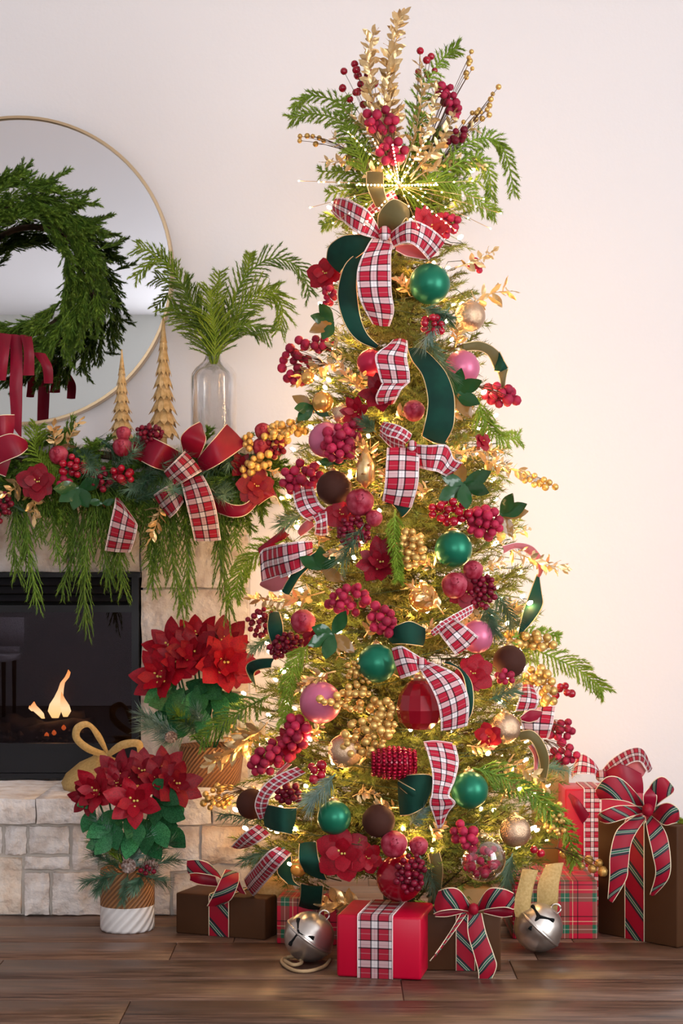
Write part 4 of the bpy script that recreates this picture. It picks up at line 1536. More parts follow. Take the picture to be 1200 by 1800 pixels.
# ---------------------------------------------------------------- pomegranates, flowers
for a in [('large frosted pomegranate left of the square tartan tail, under the gold cone', 632, 883, 25), ('small frosted pomegranate touching the larger one under the gold cone', 657, 911, 15),
          ('frosted pomegranate at left beside the hanging velvet end', 532, 1093, 22), ('frosted pomegranate right of centre, lower of a pair below the green ball', 798, 1029, 23),
          ('frosted pomegranate right of centre, upper of a pair below the green ball', 831, 1003, 18), ('frosted pomegranate at bottom centre above the deep red ball', 692, 1484, 24),
          ('smaller frosted pomegranate right of another at bottom centre', 735, 1487, 17), ('dark red pomegranate tucked behind the wide velvet strip', 727, 722, 19)]:
    pome(*a)
for a in [('red velvet flower at the upper left edge beside the velvet bow', 573, 482, 34, 'round', (-.5, -1, .2), 6, 4),
          ('red poinsettia behind the top tartan bow, right of the knot', 752, 405, 42, 'point', (.3, -1, .4), 8, 4),
          ('deep red poinsettia left of the folded tartan, below the crimson ball', 668, 692, 40, 'pointdk', (-.1, -1, .3), 8, 4),
          ('second deep red poinsettia lower left of the folded tartan', 625, 725, 30, 'point', (-.4, -1, .1), 7, 4),
          ('deep red poinsettia at the very centre beside a hanging cedar tip', 668, 990, 46, 'pointdk', (0, -1, .35), 9, 5),
          ('large red amaryllis low at left above the crimson gift', 602, 1500, 50, 'round', (-.2, -1, .1), 6, 4),
          ('smaller red amaryllis right of the large one above the crimson gift', 645, 1508, 32, 'round', (.3, -1, 0), 6, 4),
          ('red flower half behind the champagne ball at right', 860, 1295, 26, 'round', (-.4, -1, .1), 6, 4),
          ('red flower among raspberry berries at lower left', 508, 1305, 30, 'point', (-.3, -1, .3), 7, 4),
          ('red flower beneath the brown velvet ball at right', 830, 1185, 36, 'round', (.1, -1, .3), 7, 4),
          ('red flower behind the pair of pomegranates right of centre', 815, 1040, 34, 'rounddk', (.1, -1, 0), 6, 3),
          ('red flower just left of the square tartan tail', 600, 905, 30, 'round', (0, -1, .2), 6, 3),
          ('small red flower at right in the gold leaves below the velvet strip', 848, 775, 18, 'round', (.4, -1, .2), 5, 3),
          ('red flower below the frosted pomegranate at left', 552, 1122, 22, 'rounddk', (.2, -1, -.3), 5, 3)]:
    flower(a[0], a[1], a[2], a[3], a[4], face=a[5], n=a[6], inner=a[7], off=.03)

# ---------------------------------------------------------------- berry sprays
for a in [
    ('red berry sprig rising at the upper left of the treetop bouquet', 630, 145, 30, 42, 17, 6.5, 'berry_sh', .0, 0, .03, (672, 270)),
    ('raspberry red berry cluster at the right of the treetop bouquet', 788, 175, 15, 38, 22, 7, 'berry', .0, -.5, .02, (735, 300)),
    ('crimson berry cluster at the heart of the treetop bouquet', 668, 212, 30, 20, 14, 7.5, 'berry', .07, 0, .03, (690, 300)),
    ('coral berry cluster just above the starburst', 688, 265, 24, 24, 16, 7.5, 'berry', .09, 0, .02, None),
    ('red berries behind the cedar tip at the top right of the bouquet', 752, 110, 26, 26, 6, 6, 'berry_sh', -.02, .8, .02, (730, 250)),
    ('dark red berries on the right of the starburst', 805, 240, 22, 10, 7, 6.5, 'berry_dk', .03, -.4, .02, None),
    ('small red berries at upper right beside gold leaves', 835, 465, 12, 14, 7, 5.5, 'berry', .02, 0, .02, None),
    ('pink red berry bunch behind the top bow at right', 790, 395, 16, 20, 12, 6.5, 'berry', .03, .4, .02, None),
    ('shiny red berry bunch beneath the topmost green ball', 760, 572, 22, 16, 18, 6.5, 'berry_sh', .06, 0, .02, None),
    ('red berry bunch under the red velvet flower at the upper left edge', 578, 520, 11, 17, 12, 5.5, 'berry', .03, .2, .02, None),
    ('spray of red berries reaching out at the left edge above the garland end', 520, 640, 30, 34, 17, 7.5, 'berry', .05, 0, .03, (575, 640)),
    ('red berries along the top of the left gold leaves', 555, 605, 34, 9, 10, 7, 'berry', .04, .1, .02, None),
    ('raspberry berry bunch at the right edge under the arching velvet', 880, 695, 34, 16, 22, 8.5, 'berry', .06, .25, .03, (840, 680)),
    ('crimson berries spilling across the left rose ball', 596, 782, 26, 32, 30, 8.5, 'berry', .075, -.3, .03, None),
    ('crimson berries right of the left rose ball', 622, 755, 14, 18, 8, 7, 'berry', .04, 0, .02, None),
    ('raspberry berries at the left edge where the garland meets the tree', 528, 838, 36, 24, 30, 8.5, 'berry', .06, -.3, .03, None),
    ('scarlet berries at right under the magnolia leaves', 790, 900, 34, 20, 20, 8, 'berry_sh', .04, .2, .02, None),
    ('frosted pink red berry bunch at right of the scarlet berries', 850, 918, 32, 26, 34, 8, 'berry', .06, .4, .03, None),
    ('dark red seed spray under the pomegranates at left', 622, 935, 30, 26, 40, 5, 'berry_dk', .05, 0, .02, None),
    ('bright raspberry bunch left of centre above magnolia leaves', 612, 1055, 36, 26, 22, 8, 'berry', .05, -.1, .03, None),
    ('raspberry bunch at centre, left of the crumpled velvet', 672, 1090, 20, 28, 18, 8, 'berry', .06, -.4, .03, None),
    ('dark red seed sprays at left around the velvet end', 458, 1095, 24, 26, 26, 5, 'berry_dk', .03, .6, .02, None),
    ('dark red seed bunch under the hanging velvet end at left', 502, 1135, 30, 20, 36, 5.5, 'berry_dk', .05, -.3, .02, None),
    ('dark red seed bunch right of the pair of pomegranates', 845, 1040, 26, 30, 42, 5.5, 'berry_dk', .05, 0, .02, None),
    ('frosted pink seeds beside the right brown velvet ball', 888, 1190, 14, 12, 12, 6, 'berry', .07, 0, .02, None),
    ('long bunch of raspberry berries at lower left below gold leaves', 480, 1328, 46, 24, 42, 8.5, 'berry', .06, -.55, .03, None),
    ('raspberry berries below the rose ball at left', 520, 1285, 22, 28, 24, 8.5, 'berry', .05, 0, .03, None),
    ('shiny red berries at lower left beside fir tips', 556, 1356, 14, 20, 9, 8, 'berry_sh', .06, .3, .02, None),
    ('red berry sprig at the right edge beside the pale tartan bow', 985, 1285, 26, 20, 14, 7.5, 'berry', .03, .4, .02, (950, 1270)),
    ('red berry sprig at the right edge above the red-boxed gift bow', 988, 1328, 30, 14, 15, 7.5, 'berry', .02, -.2, .02, (955, 1300)),
    ('red berries mixed with gold ones at the right edge', 985, 1215, 20, 12, 8, 6.5, 'berry_sh', .02, .2, .02, None),
    ('dark red beads draped over the deep red ball at the bottom', 722, 1535, 26, 34, 54, 5.5, 'berry_dk', .115, .3, .012, None),
    ('pink red berry tip above the clear glass globe', 815, 1468, 18, 22, 16, 8, 'berry', .06, -.4, .02, None),
    ('two dark red berries beside the black-collared ball', 942, 1495, 12, 10, 4, 8, 'berry_sh', .04, .3, .01, None),
    ('red berries low at left behind the S-curved tartan', 508, 1395, 22, 18, 18, 6, 'berry_dk', .03, 0, .02, None),
    ('gold berry bunch over the lower left champagne ball', 640, 1295, 42, 34, 30, 6.5, 'gold_berry', .07, -.4, .03, None),
    ('gold berry bunch right of the rose ball with gold beads', 628, 1228, 40, 24, 26, 6.2, 'gold_berry', .05, 0, .03, None),
    ('gold berries lying across the rose and red ball', 580, 1237, 22, 7, 7, 6.5, 'gold_berry', .10, .3, .01, None),
    ('gold berry bunch right of the gold glow in the centre', 722, 965, 24, 32, 34, 7, 'gold_berry', .05, 0, .03, None),
    ('gold berry bunch left of the red lantern', 678, 1262, 16, 34, 24, 6.5, 'gold_berry', .06, 0, .02, None),
    ('gold berry spray above the right brown velvet ball', 930, 1125, 44, 14, 24, 8, 'gold_berry', .04, .15, .02, None),
    ('gold berry spray below the right brown velvet ball', 948, 1205, 24, 38, 30, 7.5, 'gold_berry', .04, -.5, .02, None),
    ('thin gold berry twig reaching right above the magnolia leaves', 945, 845, 34, 9, 12, 6, 'gold_berry', .02, .3, .01, (905, 835)),
    ('gold berries at the left edge of the tree above the garland', 512, 752, 36, 14, 30, 6.5, 'gold_berry', .03, -.1, .02, None),
    ('gold berry twig at the lower left edge over the hearth stones', 382, 1402, 30, 20, 20, 5.5, 'gold_berry', -.06, -.5, .02, (430, 1390)),
    ('string of gold berries trailing at lower right before the tall brown gift', 1030, 1515, 44, 11, 15, 8, 'gold_berry', .05, .35, .012, (975, 1490)),
    ('gold berry twig at the top right of the bouquet, longest of the thin ones', 862, 175, 8, 34, 6, 4.5, 'gold_berry', -.06, .7, .01, (780, 290)),
    ('gold berry twig at the top right of the bouquet beside the berry cluster', 822, 120, 8, 34, 7, 4.5, 'gold_berry', -.05, .3, .01, (750, 270)),
    ('gold berry twig at the right of the bouquet, lowest of the thin ones', 838, 205, 26, 12, 9, 4.5, 'gold_berry', -.03, -.3, .01, (770, 290)),
    ('gold berry twig at the left of the bouquet above the starburst rays', 545, 245, 36, 9, 7, 4.5, 'gold_berry', -.04, .25, .01, (620, 270)),
    ('gold seed sprays in the branches below the velvet-topped red lantern', 640, 1180, 34, 22, 36, 4.5, 'gold_berry', .04, 0, .02, None),
    ('gold seed spray low at right under the cedar tip', 975, 1440, 20, 30, 24, 5, 'gold_berry', .04, 0, .02, None),
]:
    berries(a[0], a[1], a[2], a[3], a[4], a[5], a[6], a[7], off=a[8], rot=a[9], spread=a[10], tail=a[11], grow=1.12)

# ---------------------------------------------------------------- gold leaf sprays and plumes
for a in [
    ('tall gold leafy plume forming the very top of the tree', 702, 300, 706, 24, 110, 27, .02, .0),
    ('gold leaf spray in the bouquet between the two plumes', 696, 310, 684, 110, 40, 22, .04, .03),
    ('gold leaf spray in the bouquet leaning far left', 690, 320, 585, 235, 34, 20, .05, .03),
    ('gold leaf spray in the bouquet leaning right of centre', 712, 310, 765, 150, 40, 20, .04, .03),
    ('gold leaf spray in the bouquet leaning far right', 722, 315, 838, 225, 36, 20, .05, .03),
    ('gold leaf spray fanned low at right of the bouquet', 722, 320, 850, 290, 36, 20, .06, .04),
    ('gold leaf spray fanned low at left of the bouquet', 684, 320, 570, 285, 34, 20, .06, .04),
    ('gold leaf spray in the bouquet above the coral berries', 700, 315, 702, 190, 34, 20, .03, .02),
    ('gold leafy plume left of the tallest one at the top', 690, 300, 655, 58, 70, 26, .02, .0),
    ('short gold plume right of the tallest one at the top', 706, 300, 738, 110, 40, 22, .02, .0),
    ('gold leaf spray low in the bouquet right of the starburst', 720, 310, 800, 195, 34, 22, .05, .04),
    ('gold leaf spray low in the bouquet left of the starburst', 690, 310, 612, 200, 34, 22, .05, .04),
    ('gold leaf spray at the right edge below the topmost green ball', 820, 545, 900, 512, 16, 30, .02, .03),
    ('gold leaf spray at the right edge beside the top bow', 800, 470, 868, 440, 18, 22, .02, .02),
    ('gold leaf spray at left beneath the red berries', 600, 640, 520, 672, 30, 24, .03, .05),
    ('gold leaf spray at left above a row of red berries', 600, 620, 535, 612, 22, 22, .02, .04),
    ('gold leaves right of the small amber ball at upper left', 640, 690, 590, 630, 18, 22, .02, .04),
    ('large gold laurel spray at lower left above the hearth', 470, 1270, 368, 1342, 46, 30, .0, .06),
    ('gold laurel spray behind the larger one at lower left', 480, 1300, 400, 1300, 26, 26, -.02, .02),
    ('gold leaf spray jutting out at the right edge below pink berries', 880, 955, 995, 1000, 34, 24, .02, .05),
    ('gold leaf spray at left beneath the big tartan loop', 570, 1040, 440, 1052, 34, 24, .02, .04),
    ('gold leaf spray at right below the velvet strip', 770, 790, 880, 790, 34, 20, .02, .04),
    ('gold leaf spray at right behind the magnolia leaves', 840, 800, 925, 830, 26, 22, .0, .03),
    ('gold leaf spray at lower right beside the ribbon ring', 870, 1340, 960, 1385, 28, 24, .03, .06),
    ('gold leaves around the amber ball in the centre', 780, 1080, 720, 1030, 24, 24, .03, .05),
    ('gold metallic flower spray behind the crimson gift', 640, 1600, 570, 1588, 20, 34, .0, .05),
    ('gold leaf spray right of the gold cone pick', 660, 800, 620, 770, 16, 20, .02, .05),
    ('gold fern spray left of the rose and red ball', 590, 1180, 525, 1215, 26, 22, .04, .06),
    ('gold leaf spray beneath the large pomegranate at left', 640, 960, 580, 980, 20, 22, .02, .04),
    ('gold leaf tips at the right edge under the pink berries', 860, 935, 930, 930, 16, 18, .02, .03),
]:
    goldspray(a[0], a[1], a[2], a[3], a[4], a[5], a[6], o0=a[7], o1=a[8])

# ---------------------------------------------------------------- greenery picks
for a in [
    ('bright cedar branch drooping over the right side of the treetop', [(770, 300), (815, 255), (860, 243), (888, 270), (905, 345)], 34, 34, (.0, -.03), 'cedar'),
    ('second cedar branch drooping at the right of the treetop', [(770, 310), (830, 275), (858, 300), (862, 350)], 34, 24, (.03, .0), 'cedar'),
    ('cedar branch standing up at the top right of the bouquet', [(720, 240), (740, 170), (772, 110), (805, 82)], 34, 28, (.0, -.02), 'cedar'),
    ('thin cedar branch arching out at the left of the treetop', [(640, 240), (600, 185), (545, 168), (515, 190)], 26, 22, (.0, -.06), 'cedar'),
    ('cedar branch with hanging tips at the left of the bouquet', [(640, 270), (600, 215), (550, 200), (510, 208)], 32, 24, (.02, -.04), 'cedar'),
    ('bright cedar clump left of the starburst', [(650, 320), (630, 270), (610, 225), (600, 170)], 40, 30, (.03, .03), 'cedar'),
    ('cedar clump right of the starburst', [(730, 320), (780, 320), (830, 345), (870, 375)], 40, 30, (.03, .02), 'cedar'),
    ('olive cedar tuft left of the top bow', [(660, 390), (610, 385), (565, 395)], 28, 20, (.03, .0), 'cedar'),
    ('bright cedar tip at right below the magnolia leaves and berry bunch', [(840, 700), (852, 740), (880, 770), (912, 768)], 40, 26, (.05, .06), 'cedar'),
    ('cedar tip hanging straight down at the centre below the square tartan tail', [(694, 895), (693, 940), (698, 985), (700, 1020)], 22, 26, (.06, .08), 'cedar'),
    ('cedar branch sweeping left beside the big tartan loop', [(500, 950), (455, 970), (425, 1000), (412, 1050)], 44, 34, (.0, .05), 'cedar'),
    ('cedar branch hanging at left below the bent velvet ribbon', [(545, 1130), (520, 1160), (508, 1210), (500, 1270)], 36, 30, (.05, .08), 'cedar'),
    ('cedar branch pointing left over the hearth pot', [(470, 1225), (430, 1245), (390, 1270), (350, 1300)], 46, 24, (.02, .08), 'cedar_dk'),
    ('long cedar branch reaching out at the right edge', [(900, 1130), (960, 1150), (1020, 1180), (1060, 1215)], 44, 36, (.02, .0), 'cedar'),
    ('short cedar tip just above the long right-hand branch', [(900, 1120), (940, 1112), (985, 1120)], 26, 18, (.02, .0), 'cedar'),
    ('dark cedar branch drooping at lower right behind the green ball', [(830, 1350), (880, 1365), (940, 1400), (985, 1450)], 44, 34, (.02, .06), 'cedar_dk'),
    ('bright cedar tip drooping at the lower right edge', [(930, 1390), (970, 1430), (1000, 1470), (1010, 1520)], 40, 30, (.05, .06), 'cedar'),
    ('cedar tip lying on the crimson gift', [(765, 1590), (735, 1600), (708, 1612)], 30, 16, (.06, .10), 'cedar'),
]:
    cedar(a[0], a[1], a[2], a[3], offs=a[4], m=a[5])
for a in [
    ('frosted pine tips below the topmost green ball', 790, 540, 745, 600, 34, .05, .08), ('green pine tip over the rose ball at upper right', 745, 590, 790, 660, 36, .05, .10),
    ('pine sprig beside the shiny berries near the champagne ball', 740, 540, 790, 560, 30, .04, .07), ('pine tuft at left beneath the tartan curl', 640, 920, 600, 985, 40, .05, .08),
    ('pine tuft right of the dark seed bunch', 870, 1040, 900, 1090, 34, .04, .07), ('pine tip left of the right rose ball', 850, 1060, 868, 1110, 34, .05, .08),
    ('frosted pine tuft at lower left above the green ball', 590, 1360, 545, 1410, 40, .05, .09), ('pine tip hanging over the right of the deep red ball', 735, 1500, 765, 1560, 36, .06, .09),
    ('pine tip left of the frosted pomegranates at the bottom', 720, 1450, 745, 1420, 26, .05, .08), ('pine tuft at the left edge beside the tartan curl', 530, 905, 495, 920, 36, .03, .04),
    ('pine tip behind the red berries at the right edge', 940, 1345, 1000, 1355, 40, .0, .0), ('pine tuft above the pale tartan bow at right', 860, 1230, 905, 1210, 34, .05, .07),
    ('yellow-green pine sprig at bottom left over the tartan end', 500, 1490, 430, 1510, 30, .06, .10), ('pine sprig at the left edge below the S-curved tartan', 470, 1440, 385, 1430, 30, .0, .02),
    ('pine tip above the left rose ball', 660, 760, 640, 740, 24, .04, .06), ('pine tuft at bottom right over the golden ribbon', 900, 1500, 890, 1550, 32, .05, .08),
    ('pine sprig left of the dark seed bunch near the bent velvet', 480, 1120, 440, 1140, 30, .02, .02)]:
    pine(a[0], a[1], a[2], a[3], a[4], a[5], o0=a[6], o1=a[7], m='frost' if 'frosted' in a[0] else 'pine')
magnolia('pair of magnolia leaves at the left edge below the velvet bow', 585, 565, [170, (205,), 130, 245], 44)
magnolia('magnolia leaves fanned out at right under the rose ball', 800, 690, [25, 75, 110, 330, (300,)], 50, off=.06)
magnolia('glossy magnolia leaves at right above scarlet berries', 815, 850, [20, 165, (110,), 340, 270, 215], 52, off=.06)
magnolia('brown-backed magnolia leaves at the right edge above the pink berries', 880, 905, [(10,), (300,), 60, 20], 50)
magnolia('magnolia leaves at left of centre below the raspberry bunch', 585, 1115, [200, (320,), 60, 255, 160], 50, off=.06)
magnolia('dark magnolia leaves at left of centre beneath the velvet edge', 565, 1000, [40, 95, 150, (330,)], 44)
magnolia('magnolia leaves beside the small amber ball at upper left', 550, 715, [190, 225, (150,), 330], 40)
magnolia('small magnolia leaf left of the brown velvet ball with glowing rim', 585, 815, [170, 20], 30)

gp = random.Random(77)
for (x, y, w) in [(690, 640, 'behind the folded tartan near the top'), (720, 520, 'left of the topmost green ball'), (800, 610, 'between the champagne ball and the upper rose ball'), (620, 690, 'below the crimson ball'),
                  (690, 740, 'left of the wide velvet strip'), (760, 860, 'right of the square tartan tail'), (650, 940, 'below the large pomegranate'), (770, 1000, 'below the half-hidden green ball'),
                  (590, 1160, 'left of the dark centre green ball'), (700, 1190, 'under the dark centre green ball'), (850, 1080, 'above the right rose ball'), (880, 1230, 'below the right brown velvet ball'),
                  (820, 1310, 'left of the right champagne ball'), (620, 1400, 'above the lower left green ball'), (880, 1410, 'right of the lower right green ball'), (760, 1480, 'under the fork-ended tartan'),
                  (560, 1200, 'above the rose and red ball'), (540, 1300, 'beside the red flower among raspberries'), (740, 1130, 'right of the crumpled velvet'), (690, 860, 'left of the square tartan tail'),
                  (850, 1000, 'right of the upper pomegranate of the pair'), (800, 1270, 'below the curved tartan tail'), (870, 1520, 'behind the clear glass globe'), (560, 960, 'behind the big left tartan loop'),
                  (640, 1120, 'below the bright raspberry bunch'), (780, 730, 'right of the wide velvet strip'), (600, 540, 'beside the curling velvet tail'), (700, 1420, 'right of the bottom brown ball'),
                  (660, 1330, 'left of the red sequin lantern'), (905, 1090, 'above the gold berries at right')]:
    a = gp.uniform(0, 6.28)
    goldspray('small gold leaf pick ' + w, x, y, x + 44 * math.cos(a), y - 44 * abs(math.sin(a)) + 10, 16, 19, o0=-.01, o1=.035, group='small gold leaf picks in the tree', name='gold_leaf_pick')
# bushy tips of the tree itself that fill its head
for k, (x, y) in enumerate([(590, 300), (575, 340), (610, 260), (640, 215), (665, 190), (745, 200), (780, 230), (820, 290), (845, 320), (830, 365), (800, 390), (600, 380), (570, 385), (770, 280), (640, 280), (620, 330), (790, 335), (740, 250), (560, 300), (850, 280)]):
    cedar(None, [(702, 340), (lerp(702, x, .55), lerp(340, y, .6) - 8), (x, y)], 30, 15, offs=(-.05, -.05 + .03 * (k % 3)), m='cedar', par=tree, name='tip_spray', seed=500 + k)
# ---------------------------------------------------------------- mirror, wreath and mantel-top things
mc = P(33, 476, 5.46)
mr_ = 269 * 5.46 / F
mi = thing('mirror', 'large round mirror with thin brass frame on the wall above the mantel', 'mirror', mc)
RY = Matrix.Rotation(math.pi / 2, 4, 'X')
part('glass', MB().join(MB().lathe([(.001, 0), (mr_ - .004, 0), (mr_ - .004, -.008), (.001, -.008)], 96), Matrix.Translation(mc) @ RY), M['mirror'], mi, False)
part('frame', MB().join(MB().lathe([(mr_ - .006, .004), (mr_ - .004, .012), (mr_ + .004, .012), (mr_ + .006, .004), (mr_ + .006, -.03), (mr_ - .006, -.03), (mr_ - .006, .004)], 96, cap=False), Matrix.Translation(mc) @ RY), M['brass'], mi, False)

WD = 5.30
wc = P(27, 476, WD)
wk = WD / F
wr_ = thing('wreath', 'thick green cedar wreath hanging in front of the round mirror', 'wreath', wc)
ring = [wc + Vector((math.cos(a) * 112 * wk, .02, math.sin(a) * 112 * wk)) for a in [2 * math.pi * i / 40 for i in range(41)]]
part('ring', MB().tube(ring, .010, 8), M['bark'], wr_)
SPR = []
for i in range(6):
    z = [Vector((0, 0, .027 * j)) + Vector((.004 * math.sin(j + i), -.004 * j * j * .25, 0)) for j in range(6)]
    mb = cedar_mb(z, .05, 13, 100 + i, .05, .55, .0021, .010, 4, planar=.35)
    SPR.append(mb.mesh('sprig', M['cedar_dk']))
rw = random.Random(9)
for i in range(290):
    a = 2 * math.pi * i / 290 + rw.uniform(-.05, .05)
    lane = rw.choice((-.7, -.4, 0, .3, .6, 1, 1.1))
    rr = (113 + lane * 30) * wk
    rad = Vector((math.cos(a), 0, math.sin(a)))
    tg = Vector((math.sin(a), 0, -math.cos(a)))                     # clockwise
    dr = tg * 1.0 + rad * (max(lane, -.1) * .4 + rw.uniform(-.08, .2)) + Vector((0, rw.uniform(-.55, .1), -.18))
    p = wc + rad * rr - tg * .05 + Vector((0, rw.uniform(-.05, .02), 0))
    put('sprig', SPR[i % 6], wr_, frame(p, dr, (rw.uniform(-1, 1), -1, rw.uniform(-1, 1)), rw.uniform(.62, .92)))
for (x0, y0_, x1, y1_) in [(20, 320, 48, 285), (60, 330, 125, 308), (120, 345, 165, 340), (150, 395, 200, 385), (170, 440, 218, 428), (165, 520, 205, 545), (150, 590, 180, 600), (110, 600, 120, 650)]:
    a, b = P(x0, y0_, WD - .02), P(x1, y1_, WD - .03)
    put('sprig', SPR[x0 % 6], wr_, frame(a, b - a, (0, -1, .3), (b - a).length / .14))

t = bow('burgundy ribbon tails hanging below the cedar wreath', 15, 600, [
    ('tail', 'satin', [(18, 588, 38, 590), (18, 640, 40, 640), (17, 690, 39, 700), (20, 745, 38, 770)], dict(ref=5.24, o=(.0, .02, .0), edge=0)),
    ('tail', 'satin', [(-4, 585, 20, 588), (-4, 630, 15, 630), (-5, 668, 10, 669)], dict(ref=5.24, o=(.02, .03, .02), edge=0)),
    ('tail', 'satin', [(36, 588, 56, 592), (42, 620, 60, 622), (40, 660, 60, 660)], dict(ref=5.24, o=(.02, .03, .02), edge=0)),
    ('tail', 'satin', [(58, 620, 80, 622), (74, 645, 92, 645), (77, 674, 93, 674)], dict(ref=5.25, o=(.01, .02, .01), edge=0))], name='ribbon_tails', cat='ribbon', ref=5.24)


def gold_tree(label, px, ytop, ybot, hw, d, seed):
    rg = random.Random(seed)
    base = P(px, ybot, d)
    base.z = MZ
    top = P(px, ytop, d)
    H = top.z - MZ
    t = thing('carved_tree', label, 'figurine', base)
    part('trunk', MB().tube([base, top], [.012, .002], 8), M['wood_tree'], t)
    lay = 9
    for j in range(lay):
        z = MZ + H * (.08 + .80 * j / (lay - 1))
        R = hw * d / F * (1.0 - .82 * j / (lay - 1))
        hh = H * .17
        mb = MB()
        n = 11
        v, f = [], []
        for i in range(n):
            a = 2 * math.pi * (i + .5 * (j % 2)) / n
            w = math.pi / n * 1.25
            for (aa, rr, zz) in ((a - w, R * .30, hh), (a + w, R * .30, hh), (a + w * .75, R * .82, hh * .25), (a, R * rg.uniform(.98, 1.12), rg.uniform(-.02, .06) * hh), (a - w * .75, R * .82, hh * .25)):
                v.append((base.x + math.cos(aa) * rr, base.y + math.sin(aa) * rr, z + zz))
            k = i * 5
            f.append((k, k + 4, k + 3, k + 2, k + 1))
        mb.add(v, f)
        mb.lathe([(R * .55, hh * .1), (R * .3, hh * .9), (.002, hh * 1.2)], 12, (base.x, base.y, z))
        part('branch_tier', mb, M['wood_tree'], t, False)
    part('spire', MB().lathe([(hw * d / F * .22, 0), (hw * d / F * .08, H * .08), (.001, H * .17)], 8, (base.x, base.y, MZ + H * .86)), M['wood_tree'], t)
    return t


gold_tree('shorter gold carved tree figurine on the mantel, in front of the mirror edge', 214, 628, 775, 26, 5.17, 2)
gold_tree('taller gold carved tree figurine on the mantel beside the glass bottle', 287, 572, 775, 32, 5.20, 4)

vc = P(376, 0, 5.22)
vk = 5.22 / F
zt_ = P(0, 604, 5.22).z
va = thing('glass_bottle', 'clear glass bottle vase on the mantel holding cedar branches', 'vase', (vc.x, vc.y, MZ))
H_ = zt_ - MZ
prof_ = [(.001, .004), (38 * vk, .004), (41 * vk, .012), (41 * vk, H_ - 62 * vk), (40 * vk, H_ - 54 * vk), (34 * vk, H_ - 44 * vk), (22 * vk, H_ - 33 * vk), (16 * vk, H_ - 27 * vk), (15 * vk, H_ - 18 * vk), (15 * vk, H_ - 6 * vk), (17.5 * vk, H_ - 4 * vk), (17.5 * vk, H_),
         (15.5 * vk, H_), (13.5 * vk, H_ - 6 * vk), (13.5 * vk, H_ - 20 * vk), (20 * vk, H_ - 34 * vk), (38 * vk, H_ - 56 * vk), (39 * vk, H_ - 66 * vk), (39 * vk, .016), (.001, .012)]
part('body', MB().lathe(prof_, 48, (vc.x, vc.y, MZ), cap=False), M['vase'], va)
part('rim', MB().lathe([(15 * vk, H_ - 4 * vk), (18.5 * vk, H_ - 3 * vk), (18.5 * vk, H_ + .5 * vk), (15 * vk, H_ + .8 * vk), (15 * vk, H_ - 4 * vk)], 40, (vc.x, vc.y, MZ), cap=False), M['vase'], va)
for a in [
    ('cedar branch from the glass bottle arching left over the mirror', [(372, 640), (355, 560), (318, 500), (285, 452), (240, 434)], 44, 34, 5.20, 'cedar'),
    ('drooping cedar branch from the glass bottle, lower of the two at left', [(372, 640), (350, 570), (315, 490), (275, 455), (237, 490)], 34, 32, 5.18, 'cedar'),
    ('cedar branch from the glass bottle arching right towards the tree', [(380, 640), (400, 560), (430, 490), (475, 455), (525, 470), (545, 520)], 44, 40, 5.22, 'cedar_dk'),
    ('upright cedar tip standing in the middle of the glass bottle bunch', [(376, 640), (378, 570), (382, 520), (386, 478)], 30, 24, 5.24, 'cedar'),
    ('short cedar branch at lower left of the glass bottle bunch', [(372, 640), (352, 585), (325, 560), (298, 540)], 50, 28, 5.16, 'cedar'),
    ('cedar branch hanging right from the glass bottle, tip curling down', [(380, 640), (410, 560), (460, 510), (495, 540), (490, 580)], 50, 36, 5.18, 'cedar'),
    ('bushy cedar branch at front right of the glass bottle bunch', [(378, 640), (395, 590), (430, 570), (470, 585)], 54, 30, 5.14, 'cedar_dk'),
    ('bushy cedar branch at front left of the glass bottle bunch', [(374, 640), (362, 580), (340, 545), (322, 500)], 54, 30, 5.13, 'cedar_dk'),
    ('bushy cedar branch at the centre front of the glass bottle bunch', [(376, 640), (378, 590), (372, 550), (370, 510)], 56, 32, 5.12, 'cedar'),
    ('thin cedar tip at upper right of the glass bottle bunch', [(378, 640), (405, 540), (432, 480), (440, 446)], 24, 24, 5.22, 'cedar'),
    ('leafy cedar branch above the right shoulder of the glass bottle', [(378, 640), (400, 575), (445, 530), (490, 510)], 50, 30, 5.17, 'cedar')]:
    cedar(a[0], a[1], a[2], a[3], ref=a[4], offs=(0, 0), m=a[5], name='cedar_branch', droop=.3, ang=.75)

# ---------------------------------------------------------------- mantel garland
GD = 4.97
ga = thing('garland', 'full evergreen garland with hanging cedar strands draped along the mantel', 'garland', P(220, 800, GD))
part('rope', MB().tube([P(x, 805 + 8 * math.sin(x * .03), GD + .01) for x in range(-200, 500, 30)], .012, 6), M['bark'], ga)
GS = [cedar_mb([Vector((.004 * math.sin(j + i), -.005 * j, .03 * j)) for j in range(7)], .06, 15, 300 + i, .2, .6, .0022, .011, 4, planar=.4).mesh('sprig', M['cedar_dk']) for i in range(5)]
for i in range(150):
    x = -110 + 590 * i / 150 + rw.uniform(-12, 12)
    y = rw.uniform(785 if x < 300 else 805, 880)
    p = P(x, y, GD - rw.uniform(-.03, .03))
    dr = Vector((rw.uniform(-1, 1), rw.uniform(-.55, .0), (810 - y) / 55 + rw.uniform(-.6, .4)))
    put('sprig', GS[i % 5], ga, frame(p - dr.normalized() * .06, dr, (rw.uniform(-1, 1), -1, 0), rw.uniform(.7, 1.0)))
GP = []
